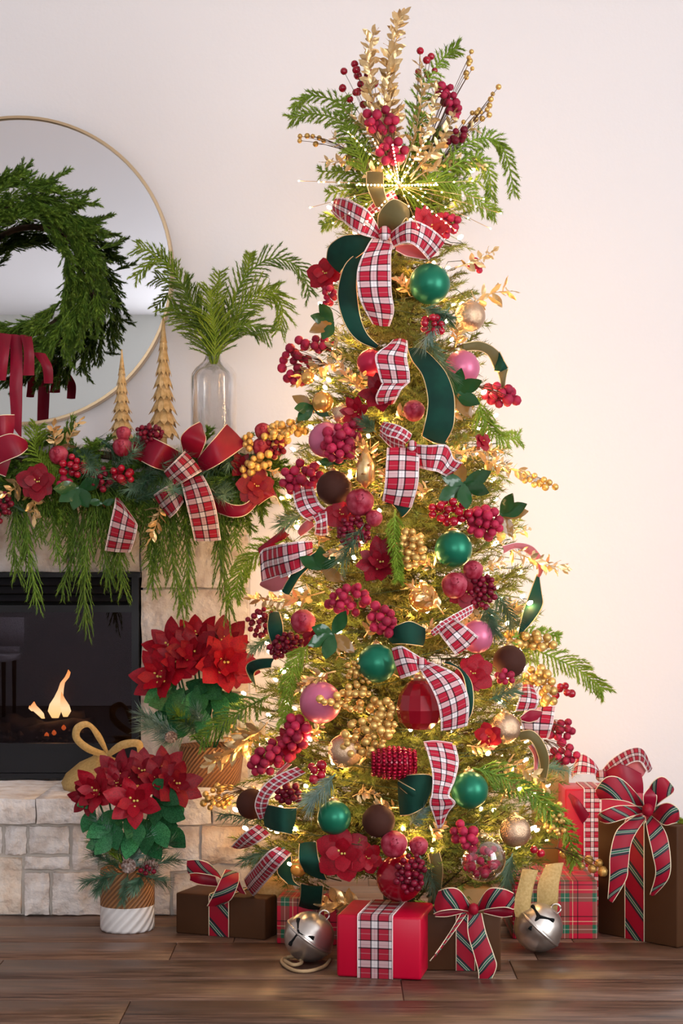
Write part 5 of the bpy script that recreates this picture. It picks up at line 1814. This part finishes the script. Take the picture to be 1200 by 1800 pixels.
for i in range(3):
    mb = MB()
    rb = random.Random(i)
    mb.tube([Vector((0, 0, 0)), Vector((0, 0, .12))], [.003, .001], 4)
    for k in range(150):
        z = .12 * k / 150
        q = rb.uniform(0, 6.283)
        d_ = Vector((math.cos(q) * .8, math.sin(q) * .8, rb.uniform(.4, 1))).normalized()
        s = d_.cross(Vector((0, 0, 1))).normalized() * .001
        b = len(mb.v)
        mb.v.extend([Vector((0, 0, z)) - s, Vector((0, 0, z)) + s, Vector((0, 0, z)) + d_ * .045])
        mb.f.append((b, b + 1, b + 2))
        mb.m.append(0)
    GP.append(mb.mesh('pine_tip', M['pine'], False))
for i, (x, y) in enumerate([(150, 790), (175, 800), (195, 830), (240, 850), (265, 870), (270, 840), (300, 865), (235, 880), (130, 790), (405, 770), (420, 790), (20, 850), (45, 900), (330, 860), (255, 820), (285, 850), (170, 770), (395, 850), (430, 830)]):
    dr = Vector((rw.uniform(-1, 1), -.7, rw.uniform(-.8, .9)))
    put('pine_tip', GP[i % 3], ga, frame(P(x, y, GD - .04), dr, None, rw.uniform(.9, 1.25)))
STR = []
for i in range(6):
    L_ = 1.0
    pts = [Vector((.03 * math.sin(j * .7 + i * 2), .015 * math.sin(j + i), -j / 9)) for j in range(10)]
    mb = MB()
    rb = random.Random(70 + i)
    mb.tube(pts, [.012, .012, .011, .011, .010, .009, .008, .007, .006, .004], 4)
    for k in range(46):
        u = .02 + .96 * k / 46
        j = min(8, int(u * 9))
        p = pts[j].lerp(pts[j + 1], u * 9 - j)
        a = k * 2.4 + rb.uniform(-.4, .4)
        dr = Vector((math.cos(a) * .75, math.sin(a) * .45 - .1, -1.0)).normalized()
        ln = (.30 - .14 * u) * rb.uniform(.75, 1.2)
        q, bp = [], p.copy()
        for _ in range(5):
            q.append(bp.copy())
            bp = bp + dr * ln / 4
            dr = (dr + Vector((0, 0, -.22))).normalized()
        cord_branch(mb, q, .0105, rb, 4, .045)
    STR.append(mb.mesh('cedar_strand', M['cedar_dk']))
for i, (x0, x1, y0_, y1_) in enumerate([(20, 35, 850, 1035), (45, 60, 850, 1080), (30, 48, 870, 1000), (75, 75, 850, 960), (95, 100, 850, 1000), (120, 122, 850, 990), (110, 118, 860, 950), (150, 145, 850, 1125), (140, 108, 880, 1060),
                                       (165, 150, 850, 1040), (175, 190, 850, 1050), (195, 198, 850, 1030), (205, 222, 860, 1065), (185, 205, 850, 1000), (265, 270, 850, 1055), (285, 290, 850, 1020),
                                       (300, 318, 900, 1095), (330, 325, 880, 1090), (345, 338, 870, 960), (280, 255, 900, 1010), (395, 390, 860, 1000), (410, 420, 860, 975), (385, 400, 870, 1110), (375, 385, 860, 985), (425, 432, 850, 940), (250, 275, 860, 990), (310, 300, 850, 960), (-30, -20, 850, 1040)]):
    d = 4.93 + .015 * (i % 3)
    a, b = P(x0, y0_, d), P(x1, y1_, d)
    Ln = (b - a).length
    Mz = frame(a, a - b, (1, 0, 0)) @ Matrix.Diagonal((.23 + .06 * Ln, .22, Ln * .9, 1))
    put('cedar_strand', STR[i % 6], ga, Mz)

t = bow('burgundy satin bow with tartan knot and tail in the middle of the mantel garland', 322, 825, [
    ('loop', 'satin', [(318, 795, 293, 829), (291, 780, 268, 821), (266, 768, 249, 811)], dict(ref=GD, o=(.08, .14, .11))),
    ('loop', 'satin', [(322, 796, 349, 806), (317, 770, 358, 786), (330, 754, 362, 771), (350, 742, 358, 756)], dict(ref=GD, o=(.09, .14, .09))),
    ('loop', 'satin', [(347, 806, 356, 831), (372, 776, 386, 815), (398, 745, 433, 783)], dict(ref=GD, o=(.09, .14, .10))),
    ('loop', 'satin', [(372, 858, 384, 902), (400, 884, 405, 909), (430, 886, 430, 906), (456, 862, 450, 888)], dict(ref=GD, o=(.07, .12, .10))),
    ('tail', 'satin', [(430, 884, 452, 890), (452, 860, 480, 872), (470, 845, 492, 890)], dict(ref=GD, o=(.07, .10, .06))),
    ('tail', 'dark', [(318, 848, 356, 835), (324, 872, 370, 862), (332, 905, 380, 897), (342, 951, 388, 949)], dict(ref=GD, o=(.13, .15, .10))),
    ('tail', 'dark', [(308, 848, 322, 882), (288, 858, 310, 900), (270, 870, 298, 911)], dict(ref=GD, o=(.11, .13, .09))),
    ('knot', 'dark', [(289, 829, 311, 854), (307, 811, 333, 841), (325, 793, 354, 829)], dict(ref=GD, o=(.13, .17, .13)))], name='satin_bow', ref=GD)
bow('tartan ribbon tail with notched end hanging from the garland left of the satin bow', 215, 920, [
    ('tail', 'dark', [(203, 875, 213, 880), (202, 884, 238, 918), (196, 910, 241, 928), (190, 940, 236, 950), (184, 968, 229, 971)], dict(ref=GD, o=(.07, .12, .08)))], name='plaid_ribbon', cat='ribbon', ref=GD)
bow('burgundy satin bow at the left end of the garland, partly out of frame', 5, 780, [
    ('loop', 'satin', [(-40, 790, -40, 840), (-10, 772, 0, 815), (20, 762, 35, 800), (44, 772, 48, 788)], dict(ref=GD, o=(.08, .14, .10))),
    ('loop', 'satin', [(-30, 740, -30, 775), (0, 730, 2, 768), (26, 729, 22, 766)], dict(ref=GD, o=(.08, .12, .09))),
    ('loop', 'satin', [(0, 800, -10, 830), (20, 805, 10, 838)], dict(ref=GD, o=(.10, .12, .09)))], name='satin_bow', ref=GD)
flower('red velvet amaryllis at left in the mantel garland', 66, 848, 36, 'rounddk', GD, .12, (0, -1, .2), 7, 4)
flower('deep red poinsettia right of the satin bow in the garland', 450, 855, 34, 'rounddk', GD, .10, (.2, -1, .1), 7, 4)
flower('red flower behind the left loop of the satin bow', 250, 790, 26, 'round', GD, .07, (-.2, -1, .3), 6, 4)
flower('dark red flower at the right of the garland above the satin loop', 425, 820, 26, 'pointdk', GD, .08, (.1, -1, .3), 7, 4)
for a in [('upper frosted pomegranate of the pair left of the satin bow', 217, 762, 13), ('lower frosted pomegranate of the pair left of the satin bow', 215, 786, 17), ('frosted pomegranate at left above the garland amaryllis', 103, 800, 17),
          ('upper frosted pomegranate at the right end of the garland', 462, 758, 15), ('lower frosted pomegranate at the right end of the garland', 460, 786, 17)]:
    pome(a[0], a[1], a[2], a[3], ref=GD, off=.10)
for a in [('frosty dark berries behind the pomegranates left of the satin bow', 262, 762, 24, 15, 34, 5, 'berry_dk', 0), ('shiny red berries right of the garland amaryllis', 128, 820, 22, 17, 12, 7.5, 'berry_sh', .2),
          ('shiny red berry bunch below the pair of pomegranates', 215, 834, 18, 15, 13, 8, 'berry_sh', 0), ('dark red berries in the middle left of the garland', 178, 845, 16, 22, 12, 6, 'berry_dk', .3),
          ('pink frosted berry below the shiny ones near the amaryllis', 112, 850, 10, 12, 6, 7, 'berry', 0), ('dark red berries at the right end of the garland', 485, 785, 16, 18, 24, 5.5, 'berry_dk', .3),
          ('gold berry sprig over the right of the garland', 455, 815, 36, 14, 22, 7.5, 'gold_berry', -.6), ('gold berries at the far right of the garland', 485, 765, 26, 20, 22, 7, 'gold_berry', -.3),
          ('gold berries left of the right-end pomegranates', 436, 775, 8, 18, 9, 6, 'gold_berry', 0), ('dark plum berries low at the left edge of the garland', 5, 890, 14, 30, 14, 6, 'berry_dk', .3)]:
    berries(a[0], a[1], a[2], a[3], a[4], a[5], a[6], a[7], ref=GD, off=.11, rot=a[8], spread=.02)
for a in [('gold leaf twigs standing behind the garland at left', 105, 800, 95, 748, 16, 22, 'x'), ('second gold leaf twig standing behind the garland, nearer the figurines', 115, 800, 142, 738, 10, 20, 'x'),
          ('gold leaf pick below the garland amaryllis', 50, 860, 60, 912, 14, 24, 'x'), ('gold leaf pick at the left edge of the garland', 40, 845, 8, 870, 10, 24, 'x'), ('gold leaf pick under the satin bow at left', 280, 880, 265, 945, 18, 24, 'x'),
          ('pale gold leaf pick near the right end of the garland', 440, 815, 490, 830, 12, 18, 'x')]:
    goldspray(a[0], a[1], a[2], a[3], a[4], a[5], a[6], ref=GD, o0=.07, o1=.13)
magnolia('dark magnolia leaves below the shiny berries in the garland', 140, 858, [260, 300, 220, 20, 180], 50, ref=GD, off=.10)
magnolia('small curled green leaf beside the notched tartan tail', 180, 885, [10, 170], 26, ref=GD, off=.10)
for a in [('bright cedar tips rising from the garland at left', [(85, 830), (62, 790), (66, 750)], 36, 20), ('bright cedar tips over the garland amaryllis', [(70, 800), (95, 820), (118, 855)], 36, 22)]:
    cedar(a[0], a[1], a[2], a[3], ref=GD, offs=(.06, .09), m='cedar')

# ---------------------------------------------------------------- poinsettia plants


def pot(label, cx, cy_, r, h, split):
    c = Vector((cx, cy_, 0))
    t = thing('potted_poinsettia', label, 'potted plant', c)
    return t, c


def pot_band(t, name, c, prof__, m, n=48):
    mb = MB().lathe(prof__, n, c, cap=False)
    k = len(prof__)
    per = 2 * math.pi * max(q[0] for q in prof__)
    mb.uv = [(j / n * per, z) for r, z in prof__ for j in range(n)]
    return part(name, mb, M[m], t)


def rosette(t, x, y, r, d, face, kind='point', n=7, inner=5):
    return flower('', P(x, y, d), 0, r, kind, None, 0, face, n, inner, name='flower', par=t)


def leaf(t, x, y, ang, L_, d, fwd=-.4, roll=0.0):
    a = math.radians(ang)
    p = P(x, y, d)
    dr = Vector((math.cos(a), fwd, math.sin(a)))
    return put('leaf', LEAFP, t, frame(p, dr, dr.cross(Vector((roll, -1, .2))), L_ * d / F))


FD = 4.62
fx = P(224, 0, FD).x
t = thing('potted_poinsettia', 'red poinsettia in brown and white woven pot on the wooden floor', 'potted plant', (fx, FD, 0))
zs, zr, rr = .068, .165, 48 * 4.58 / F
pot_band(t, 'white_band', (fx, FD, 0), [(.001, .001), (rr * .96, .001), (rr, .008), (rr, zs)], 'pot_white')
pot_band(t, 'brown_band', (fx, FD, 0), [(rr, zs), (rr, zr - .004), (rr * .97, zr), (rr * .92, zr), (rr * .92, zr - .02), (.001, zr - .02)], 'pot_brown')
st = MB()
for (x, y, d) in [(238, 1412, 4.52), (165, 1385, 4.55), (180, 1345, 4.60), (250, 1340, 4.60), (300, 1375, 4.58), (285, 1335, 4.66), (215, 1350, 4.62)]:
    e = P(x, y, d)
    st.tube(bez(Vector((fx, FD, zr - .03)), Vector((fx * .5 + e.x * .5, FD, zr + .08)), e, 6), .003, 5)
part('stem', st, M['leaf'], t)
for q in [(236, 1408, 54, 4.49, (.05, -1, .15), 'point', 6, 5), (170, 1390, 46, 4.52, (-.55, -1, .25), 'point', 7, 5), (205, 1360, 42, 4.57, (-.3, -.8, .6), 'pointdk', 7, 5), (250, 1358, 44, 4.58, (.0, -.8, .6), 'pointdk', 7, 5),
          (308, 1378, 48, 4.55, (.5, -1, .3), 'pointdk', 7, 5), (288, 1352, 42, 4.62, (.3, -.7, .7), 'pointdk', 7, 5), (205, 1378, 34, 4.53, (-.1, -1, .5), 'pointdk', 6, 4), (275, 1372, 40, 4.54, (.2, -1, .5), 'pointdk', 6, 4), (150, 1404, 34, 4.54, (-.5, -1, -.2), 'pointdk', 6, 4)]:
    rosette(t, q[0], q[1], q[2], q[3], q[4], q[5], q[6], q[7])
for q in [(200, 1440, 215, 60, 4.54), (190, 1450, 240, 56, 4.55), (235, 1455, 260, 60, 4.52), (270, 1440, 300, 62, 4.54), (280, 1420, 340, 60, 4.55), (270, 1385, 330, 60, 4.54, -.3), (265, 1390, 40, 40, 4.53), (180, 1400, 200, 50, 4.56),
          (165, 1420, 250, 50, 4.57), (205, 1470, 200, 60, 4.53), (285, 1450, 320, 66, 4.58), (300, 1400, 300, 50, 4.56), (240, 1440, 280, 50, 4.50), (200, 1465, 230, 52, 4.52), (255, 1470, 310, 56, 4.55), (275, 1395, 270, 60, 4.57)]:
    leaf(t, *q)
for k in range(16):
    leaf(t, rw.uniform(185, 275), rw.uniform(1420, 1480), rw.uniform(190, 350), rw.uniform(44, 62), rw.uniform(4.52, 4.62), rw.uniform(-.7, -.1), rw.uniform(-.5, .5))
for i, (x0, y0_, x1, y1_, nl, m) in enumerate([(225, 1530, 255, 1470, 30, 'frost'), (220, 1510, 175, 1440, 34, 'frost'), (215, 1530, 165, 1500, 30, 'pine'), (215, 1535, 150, 1550, 26, 'pine'), (225, 1535, 215, 1585, 18, 'pine'), (240, 1535, 290, 1550, 26, 'pine'),
                                               (235, 1530, 310, 1510, 28, 'pine'), (220, 1520, 160, 1475, 30, 'cedar'), (190, 1540, 170, 1565, 22, 'pine'), (250, 1540, 235, 1560, 22, 'pine'), (245, 1525, 300, 1480, 26, 'pine')]):
    pine(None, P(x0, y0_, 4.55), P(x1, y1_, 4.52), None, None, nl, 170, m, par=t)
scale_cone(P(226, 1522, 4.50), .020, .04, (.1, -1, .1), t)
scale_cone(P(265, 1523, 4.51), .018, .05, (1, -.5, .1), t)
for (x, y) in [(247, 1530), (256, 1535), (263, 1527), (270, 1532), (258, 1524)]:
    put('berry', BERRY['berry_dk'], t, frame(P(x, y, 4.50), (0, -1, 0), s=.007))

BD = 5.13
bx_ = P(372, 0, BD).x
t = thing('potted_poinsettia', 'larger red poinsettia in woven pot standing on the raised stone hearth', 'potted plant', (bx_, BD, HZ))
rr = 58 * BD / F
pot_band(t, 'brown_band', (bx_, BD, HZ), [(.001, .001), (rr * .82, .001), (rr * .86, .006), (rr, .12), (rr * .93, .12), (rr * .92, .10), (.001, .10)], 'pot_brown')
st = MB()
heads = [(282, 1190, 58, 5.05, (-.5, -1, .2), 'point'), (300, 1138, 54, 5.10, (-.4, -.8, .6), 'point'), (338, 1148, 52, 5.04, (-.1, -1, .4), 'pointdk'), (392, 1165, 60, 5.04, (.3, -1, .15), 'point'), (345, 1122, 50, 5.12, (0, -.6, .8), 'point'),
         (392, 1132, 52, 5.10, (.3, -.6, .7), 'pointdk'), (412, 1172, 46, 5.06, (.6, -.8, .2), 'pointdk'), (312, 1165, 46, 5.04, (-.3, -1, .3), 'point')]
for q in heads:
    e = P(q[0], q[1], q[3])
    st.tube(bez(Vector((bx_, BD, HZ + .09)), Vector((bx_ * .4 + e.x * .6, BD, HZ + .16)), e, 6), .003, 5)
    rosette(t, q[0], q[1], q[2], q[3], q[4], q[5], 8, 6)
part('stem', st, M['leaf'], t)
for q in [(300, 1205, 215, 60, 5.05), (320, 1210, 250, 64, 5.04), (345, 1205, 285, 58, 5.04), (350, 1195, 320, 62, 5.05), (375, 1215, 300, 60, 5.06), (330, 1240, 260, 62, 5.04), (355, 1245, 280, 58, 5.03), (300, 1245, 225, 54, 5.06), (390, 1220, 330, 56, 5.07),
          (320, 1225, 195, 66, 5.05), (335, 1260, 235, 54, 5.05), (375, 1250, 310, 54, 5.05), (310, 1190, 235, 50, 5.07), (345, 1255, 300, 54, 5.02)]:
    leaf(t, *q)
for k in range(14):
    leaf(t, rw.uniform(295, 390), rw.uniform(1190, 1255), rw.uniform(190, 350), rw.uniform(46, 64), rw.uniform(5.02, 5.12), rw.uniform(-.7, -.1), rw.uniform(-.5, .5))
for (x0, y0_, x1, y1_, nl, m) in [(310, 1290, 255, 1275, 34, 'frost'), (305, 1285, 250, 1255, 34, 'frost'), (330, 1290, 290, 1300, 32, 'frost'), (345, 1290, 325, 1270, 28, 'pine'), (360, 1285, 345, 1250, 28, 'frost'), (380, 1280, 420, 1265, 28, 'pine'), (340, 1285, 310, 1255, 28, 'cedar')]:
    pine(None, P(x0, y0_, 5.03), P(x1, y1_, 4.99), None, None, nl, 180, m, par=t)
scale_cone(P(300, 1296, 4.98), .018, .045, (-.3, -1, 0), t)

# gold burlap gift sack on the hearth
sk = P(178, 0, 5.02)
zt2 = P(0, 1328, 5.02).z
t = thing('burlap_sack', 'gold burlap gift sack tied with a looped bow, on the hearth by the fireplace', 'gift bag', (sk.x, sk.y, HZ))
hh = zt2 - HZ
wb_ = 68 * 5.02 / F
part('sack', MB().lathe([(.001, .001), (wb_ * .98, .001), (wb_ * 1.04, .02), (wb_ * .92, hh * .45), (wb_ * .55, hh * .80), (wb_ * .22, hh * .98), (wb_ * .2, hh * 1.02), (wb_ * .3, hh * 1.12)], 40, (sk.x, sk.y, HZ), wob=lambda a, z: 1 + .05 * math.sin(a * 7) * (z / hh) + .03 * math.sin(a * 3)), M['burlap'], t)
ribbon(t, 'loop', 'gold', [(184, 1332, 186, 1322), (152, 1322, 160, 1311), (129, 1300, 141, 1296), (131, 1276, 143, 1283), (154, 1268, 156, 1279), (177, 1290, 168, 1297), (191, 1322, 184, 1322)], (.09, .14, .09), 5.02, edge=0)
ribbon(t, 'loop', 'gold', [(188, 1322, 192, 1331), (212, 1303, 217, 1317), (243, 1300, 237, 1313), (252, 1312, 241, 1320), (249, 1338, 239, 1336)], (.09, .13, .09), 5.02, edge=0)
part('tie', MB().lathe([(.004, -.012), (.012, -.008), (.014, 0), (.012, .008), (.004, .012)], 12, P(186, 1327, 4.94)), M['burlap'], t)

# ---------------------------------------------------------------- wrapped gifts on the floor


def fl_d(py):
    return CZ * F / (py - HY)


def gift(label, pA, pB, depth, h, m, name='gift_box', z0=0.0, bev=.004, dA=None, dB=None):
    """pA, pB: photograph pixels of the front face's two bottom corners on the floor."""
    a = P(pA[0], pA[1], dA or fl_d(pA[1]))
    b = P(pB[0], pB[1], dB or fl_d(pB[1]))
    a.z = b.z = 0
    ux = (b - a)
    w = ux.length
    ux.normalize()
    uy = Vector((-ux.y, ux.x, 0))
    o = a + ux * w / 2 + uy * depth / 2
    o.z = z0
    Mt = Matrix(((ux.x, uy.x, 0, o.x), (ux.y, uy.y, 0, o.y), (0, 0, 1, o.z), (0, 0, 0, 1)))
    t = tag(put(name, None, None, Mt), label, 'gift')
    put('wrapped_box', bevel_box('wrapped_box', w, depth, h, bev, M[m]), t, Mt)
    return t, Mt, w, depth, h


def band(g, u0, u1, style, top=True, name='ribbon_band', edge=.0014):
    """A flat ribbon up the front face, over the top and down the back."""
    t, Mt, w, dp, h = g
    mb = MB()
    mb.uv = []
    x0, x1 = -w / 2 + u0 * w, -w / 2 + u1 * w
    e = .0025
    line = [(-dp / 2 - e, .001), (-dp / 2 - e, h * .5), (-dp / 2 - e, h - .003), (-dp / 2 + .003, h + e), (0, h + e), (dp / 2 - .003, h + e), (dp / 2 + e, h - .003), (dp / 2 + e, .001)]
    ln = 0
    for i, (y, z) in enumerate(line):
        if i:
            ln += math.hypot(y - line[i - 1][0], z - line[i - 1][1])
        for x, u in ((x0, 0), ((x0 + x1) / 2, .5), (x1, 1)):
            mb.v.append(Vector((x, y, z)))
            mb.uv.append((u, ln / (x1 - x0)))
    for i in range(len(line) - 1):
        for j in (0, 1):
            mb.f.append((i * 3 + j, i * 3 + j + 1, i * 3 + j + 4, i * 3 + j + 3))
            mb.m.append(0)
    for x in (x0, x1):
        c = len(mb.v)
        mb.tube([Vector((x, y, z)) for y, z in line], edge, 4, 1)
        mb.uv.extend([(0, 0)] * (len(mb.v) - c))
    put(name, mb.mesh(name, [M[STYLE[style][0]], M[STYLE[style][2]]], True), t, Mt)


g = gift('brown gift box with red diagonal tartan bow, beside the floor poinsettia', (309, 1640), (466, 1653), .13, .108, 'kraft')
band(g, .38, .60, 'diag')
t = g[0]
ribbon(t, 'loop', 'diag', [(392, 1556, 396, 1572), (372, 1522, 388, 1545), (350, 1512, 350, 1535), (329, 1512, 332, 1536)], (.03, .06, .04), 4.52)
ribbon(t, 'loop_under', 'diagback', [(332, 1535, 334, 1548), (350, 1534, 352, 1555), (378, 1540, 384, 1558)], (.03, .01, .01), 4.52)
ribbon(t, 'tail', 'diag', [(396, 1528, 420, 1535), (388, 1545, 419, 1552), (378, 1566, 408, 1578), (364, 1592, 394, 1590)], (.03, .07, .05), 4.52)
ribbon(t, 'tail', 'diagback', [(398, 1535, 418, 1535), (408, 1556, 424, 1556), (420, 1568, 432, 1572)], (.01, .02, .02), 4.52)
g = gift('small red and green plaid gift half hidden behind the left jingle bell', (486, 1659), (592, 1662), .13, .120, 'plaid_box')
g = gift('bright crimson gift box with wide tartan band, front and centre on the floor', (591, 1717), (740, 1724), .20, .148, 'redpaper', bev=.007)
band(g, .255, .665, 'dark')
g = gift('brown gift box with red diagonal tartan bow, right of the crimson gift', (716, 1706), (880, 1707), .10, .137, 'kraft')
band(g, .52, .72, 'diag')
t = g[0]
BR = 4.10
ribbon(t, 'loop', 'diag', [(824, 1588, 824, 1602), (806, 1564, 802, 1599), (786, 1561, 777, 1601), (770, 1566, 763, 1607)], (.02, .06, .04), BR)
ribbon(t, 'loop_under', 'diagback', [(763, 1606, 765, 1611), (788, 1597, 786, 1611), (816, 1598, 814, 1604)], (.04, .03, .03), BR)
ribbon(t, 'loop', 'diag', [(838, 1590, 840, 1602), (858, 1563, 862, 1597), (882, 1562, 888, 1595), (902, 1570, 903, 1599)], (.02, .06, .04), BR)
ribbon(t, 'loop_under', 'diagback', [(903, 1598, 900, 1610), (880, 1594, 880, 1612), (850, 1599, 850, 1605)], (.04, .03, .03), BR)
ribbon(t, 'tail', 'diag', [(822, 1608, 846, 1605), (822, 1640, 854, 1640), (832, 1676, 868, 1680), (840, 1706, 872, 1700), (841, 1724, 860, 1728)], (.03, .05, .05), BR)
ribbon(t, 'tail', 'diag', [(812, 1602, 820, 1606), (790, 1640, 794, 1642), (764, 1676, 756, 1690)], (.03, .05, .07), BR)
knot(t, 832, 1598, 9, 'diag', ref=BR, off=.04)
g = gift('tan kraft box with plain lid behind the brown bowed gift', (762, 1664), (868, 1664), .30, .150, 'tan')
g = gift('red and green plaid gift box right of the right jingle bell', (900, 1651), (1050, 1651), .28, .153, 'plaid_box')
g = gift('tall red gift box with tartan bow standing behind the plaid gift', (993, 1592), (1130, 1592), .16, .338, 'redpaper')
band(g, .24, .46, 'plaid')
t = g[0]
RR = 4.93
ribbon(t, 'loop', 'dark', [(1056, 1356, 1062, 1368), (1075, 1334, 1087, 1354), (1105, 1316, 1112, 1340), (1130, 1317, 1128, 1341), (1146, 1350, 1138, 1358)], (.02, .05, .03), RR)
ribbon(t, 'loop', 'plaid', [(1054, 1360, 1054, 1367), (1040, 1335, 1044, 1362), (1020, 1324, 1014, 1361), (1008, 1345, 1006, 1368)], (.02, .06, .04), RR)
ribbon(t, 'loop', 'burg', [(1056, 1362, 1060, 1372), (1090, 1344, 1096, 1390), (1126, 1360, 1130, 1394)], (.03, .06, .04), RR)
ribbon(t, 'loop', 'back', [(1110, 1330, 1098, 1346), (1125, 1340, 1110, 1358), (1135, 1355, 1120, 1372)], (.02, .03, .02), RR)
ribbon(t, 'tail', 'burg', [(1000, 1395, 1002, 1402), (1015, 1405, 1008, 1420), (1035, 1432, 1024, 1448)], (.03, .06, .05), RR)
knot(t, 1056, 1364, 9, 'dark', ref=RR, off=.05)
g = gift('plain tan box glimpsed between the tree and the tall red gift', (940, 1560), (1000, 1560), .10, .370, 'tan')
g = gift('tall dark brown gift at the right edge with a large red tartan bow', (1050, 1640), (1190, 1667), .12, .312, 'kraft')
band(g, .36, .60, 'diag')
t = g[0]
GB = 4.43
ribbon(t, 'loop', 'diag', [(1130, 1411, 1130, 1422), (1095, 1371, 1104, 1410), (1066, 1366, 1075, 1405), (1047, 1388, 1054, 1405)], (.02, .07, .05), GB)
ribbon(t, 'loop', 'diag', [(1130, 1418, 1130, 1429), (1090, 1416, 1104, 1437), (1062, 1424, 1070, 1447), (1052, 1432, 1054, 1444)], (.03, .08, .06), GB)
ribbon(t, 'loop', 'diag', [(1138, 1418, 1147, 1423), (1142, 1382, 1160, 1410), (1162, 1365, 1178, 1398), (1182, 1382, 1183, 1393)], (.02, .07, .05), GB)
ribbon(t, 'loop', 'diag', [(1145, 1422, 1145, 1433), (1172, 1411, 1166, 1450), (1190, 1420, 1182, 1448), (1194, 1434, 1190, 1446)], (.03, .08, .06), GB)
ribbon(t, 'loop', 'diagback', [(1133, 1425, 1150, 1425), (1130, 1400, 1154, 1402), (1140, 1385, 1150, 1388)], (.05, .07, .06), GB)
ribbon(t, 'tail', 'diag', [(1122, 1430, 1134, 1440), (1085, 1458, 1110, 1478), (1072, 1500, 1104, 1522), (1071, 1540, 1100, 1546), (1068, 1580, 1076, 1586)], (.03, .07, .06), GB)
ribbon(t, 'tail', 'diag', [(1134, 1436, 1150, 1436), (1138, 1465, 1170, 1465), (1146, 1500, 1178, 1505), (1152, 1535, 1175, 1542), (1142, 1572, 1150, 1573)], (.03, .09, .06), GB)
knot(t, 1138, 1424, 10, 'diag', ref=GB, off=.07)
cedar('small green sprig tucked behind the big bow at the right edge', [(1172, 1432), (1190, 1450), (1196, 1480)], 26, 16, ref=4.45, offs=(0, .02), m='cedar')

# ---------------------------------------------------------------- jingle bells and golden ribbon


def bell(label, px, py, r, d, tilt, slot):
    c = P(px, 0, d)
    R = r * d / F
    c.z = R * 1.02
    t = thing('jingle_bell', label, 'bell', c)
    A = Matrix.Translation(c) @ Matrix.Rotation(tilt, 4, 'Y')
    b = MB().lathe([(max(1e-3, math.sin(math.pi * i / 22)) * R * (1.0 if abs(i - 11) > 1 else 1.045), -math.cos(math.pi * i / 22) * R) for i in range(23)], 40)
    part('body', MB().join(b, A), M['pewter'], t)
    part('seam', MB().join(MB().lathe([(R * 1.03, -.004), (R * 1.075, -.0025), (R * 1.075, .0025), (R * 1.03, .004)], 40, cap=False), A), M['pewter'], t)
    sl_ = MB()
    z = Vector(slot).normalized()
    for q in range(3):
        s2 = Matrix.Rotation(2.1 * q, 3, z) @ z.orthogonal().normalized()
        pts = []
        for i in range(7):
            v = (z + s2 * (.75 * i / 6)).normalized()
            pts.append(c + v * R * .985)
        sl_.tube(pts, [R * .10, R * .075, R * .06, R * .055, R * .06, R * .09, R * .10], 6)
    part('slot', sl_, M['dark'], t)
    lp = [c + (A.to_3x3() @ Vector((0, 0, 1))) * R * 1.05 + Vector((math.cos(a) * R * .2, 0, math.sin(a) * R * .2)) for a in [2 * math.pi * i / 12 for i in range(13)]]
    part('hanging_loop', MB().tube(lp, R * .04, 6), M['pewter'], t)
    return t


bell('large antique silver jingle bell left of the crimson gift, cord at its foot', 543, 1650, 44, 4.22, .62, (-.45, -1, .35))
bell('large shiny silver jingle bell right of the brown bowed gift', 946, 1635, 43, 4.33, .75, (-.1, -1, .75))
cd = [P(x, y, fl_d(y)) for x, y in [(580, 1690), (570, 1702), (545, 1710), (520, 1710), (502, 1702), (495, 1692), (505, 1686), (522, 1690), (530, 1700), (515, 1704), (500, 1696)]]
for i, p in enumerate(cd):
    p.z = .005 + (.006 if i > 6 else 0)
t = thing('jute_cord', 'loop of tan jute cord lying at the foot of the left bell', 'cord', cd[0])
part('loop', MB().tube(catmull(cd, 5), .0045, 7), M['cord'], t)
bow('golden burlap ribbon in two strips hanging down to the right jingle bell', 945, 1570, [
    ('tail', 'gold', [(918, 1528, 945, 1530), (910, 1560, 936, 1562), (903, 1590, 932, 1590), (906, 1612, 930, 1612)], dict(ref=4.36, o=(.03, .05, .05))),
    ('tail', 'gold', [(960, 1520, 990, 1516), (946, 1552, 982, 1552), (944, 1580, 980, 1580), (944, 1605, 978, 1608)], dict(ref=4.38, o=(.02, .04, .03)))], name='burlap_ribbon', cat='ribbon', ref=4.36)
t = thing('wicker_ball', 'gold wicker cone lying under the branches above the plaid gift', 'ornament', P(478, 1560, 4.62))
part('weave', MB().lathe([(.002, -.03), (.05, -.028), (.062, 0), (.05, .024), (.02, .04), (.001, .045)], 24, P(478, 1563, 4.60)), M['burlap'], t)
# white chair across the room
ch = thing('dining_chair', 'pale moulded chair across the room, seen mirrored in the fireplace glass', 'chair', (-2.5, -1.2, 0))
part('backrest', MB().box((-2.85, -1.24, .49), (-2.19, -1.22, .69)).box((-2.85, -1.24, .44), (-2.22, -1.22, .49)), M['trim'], ch)
part('seat', MB().box((-2.85, -1.70, .38), (-2.30, -1.24, .42)), M['trim'], ch)
for x in (-2.80, -2.33):
    for y in (-1.62, -1.24):
        part('leg', MB().tube([(x, y, 0), (x, y, .38)], [.012, .016], 8), M['bark'], ch)
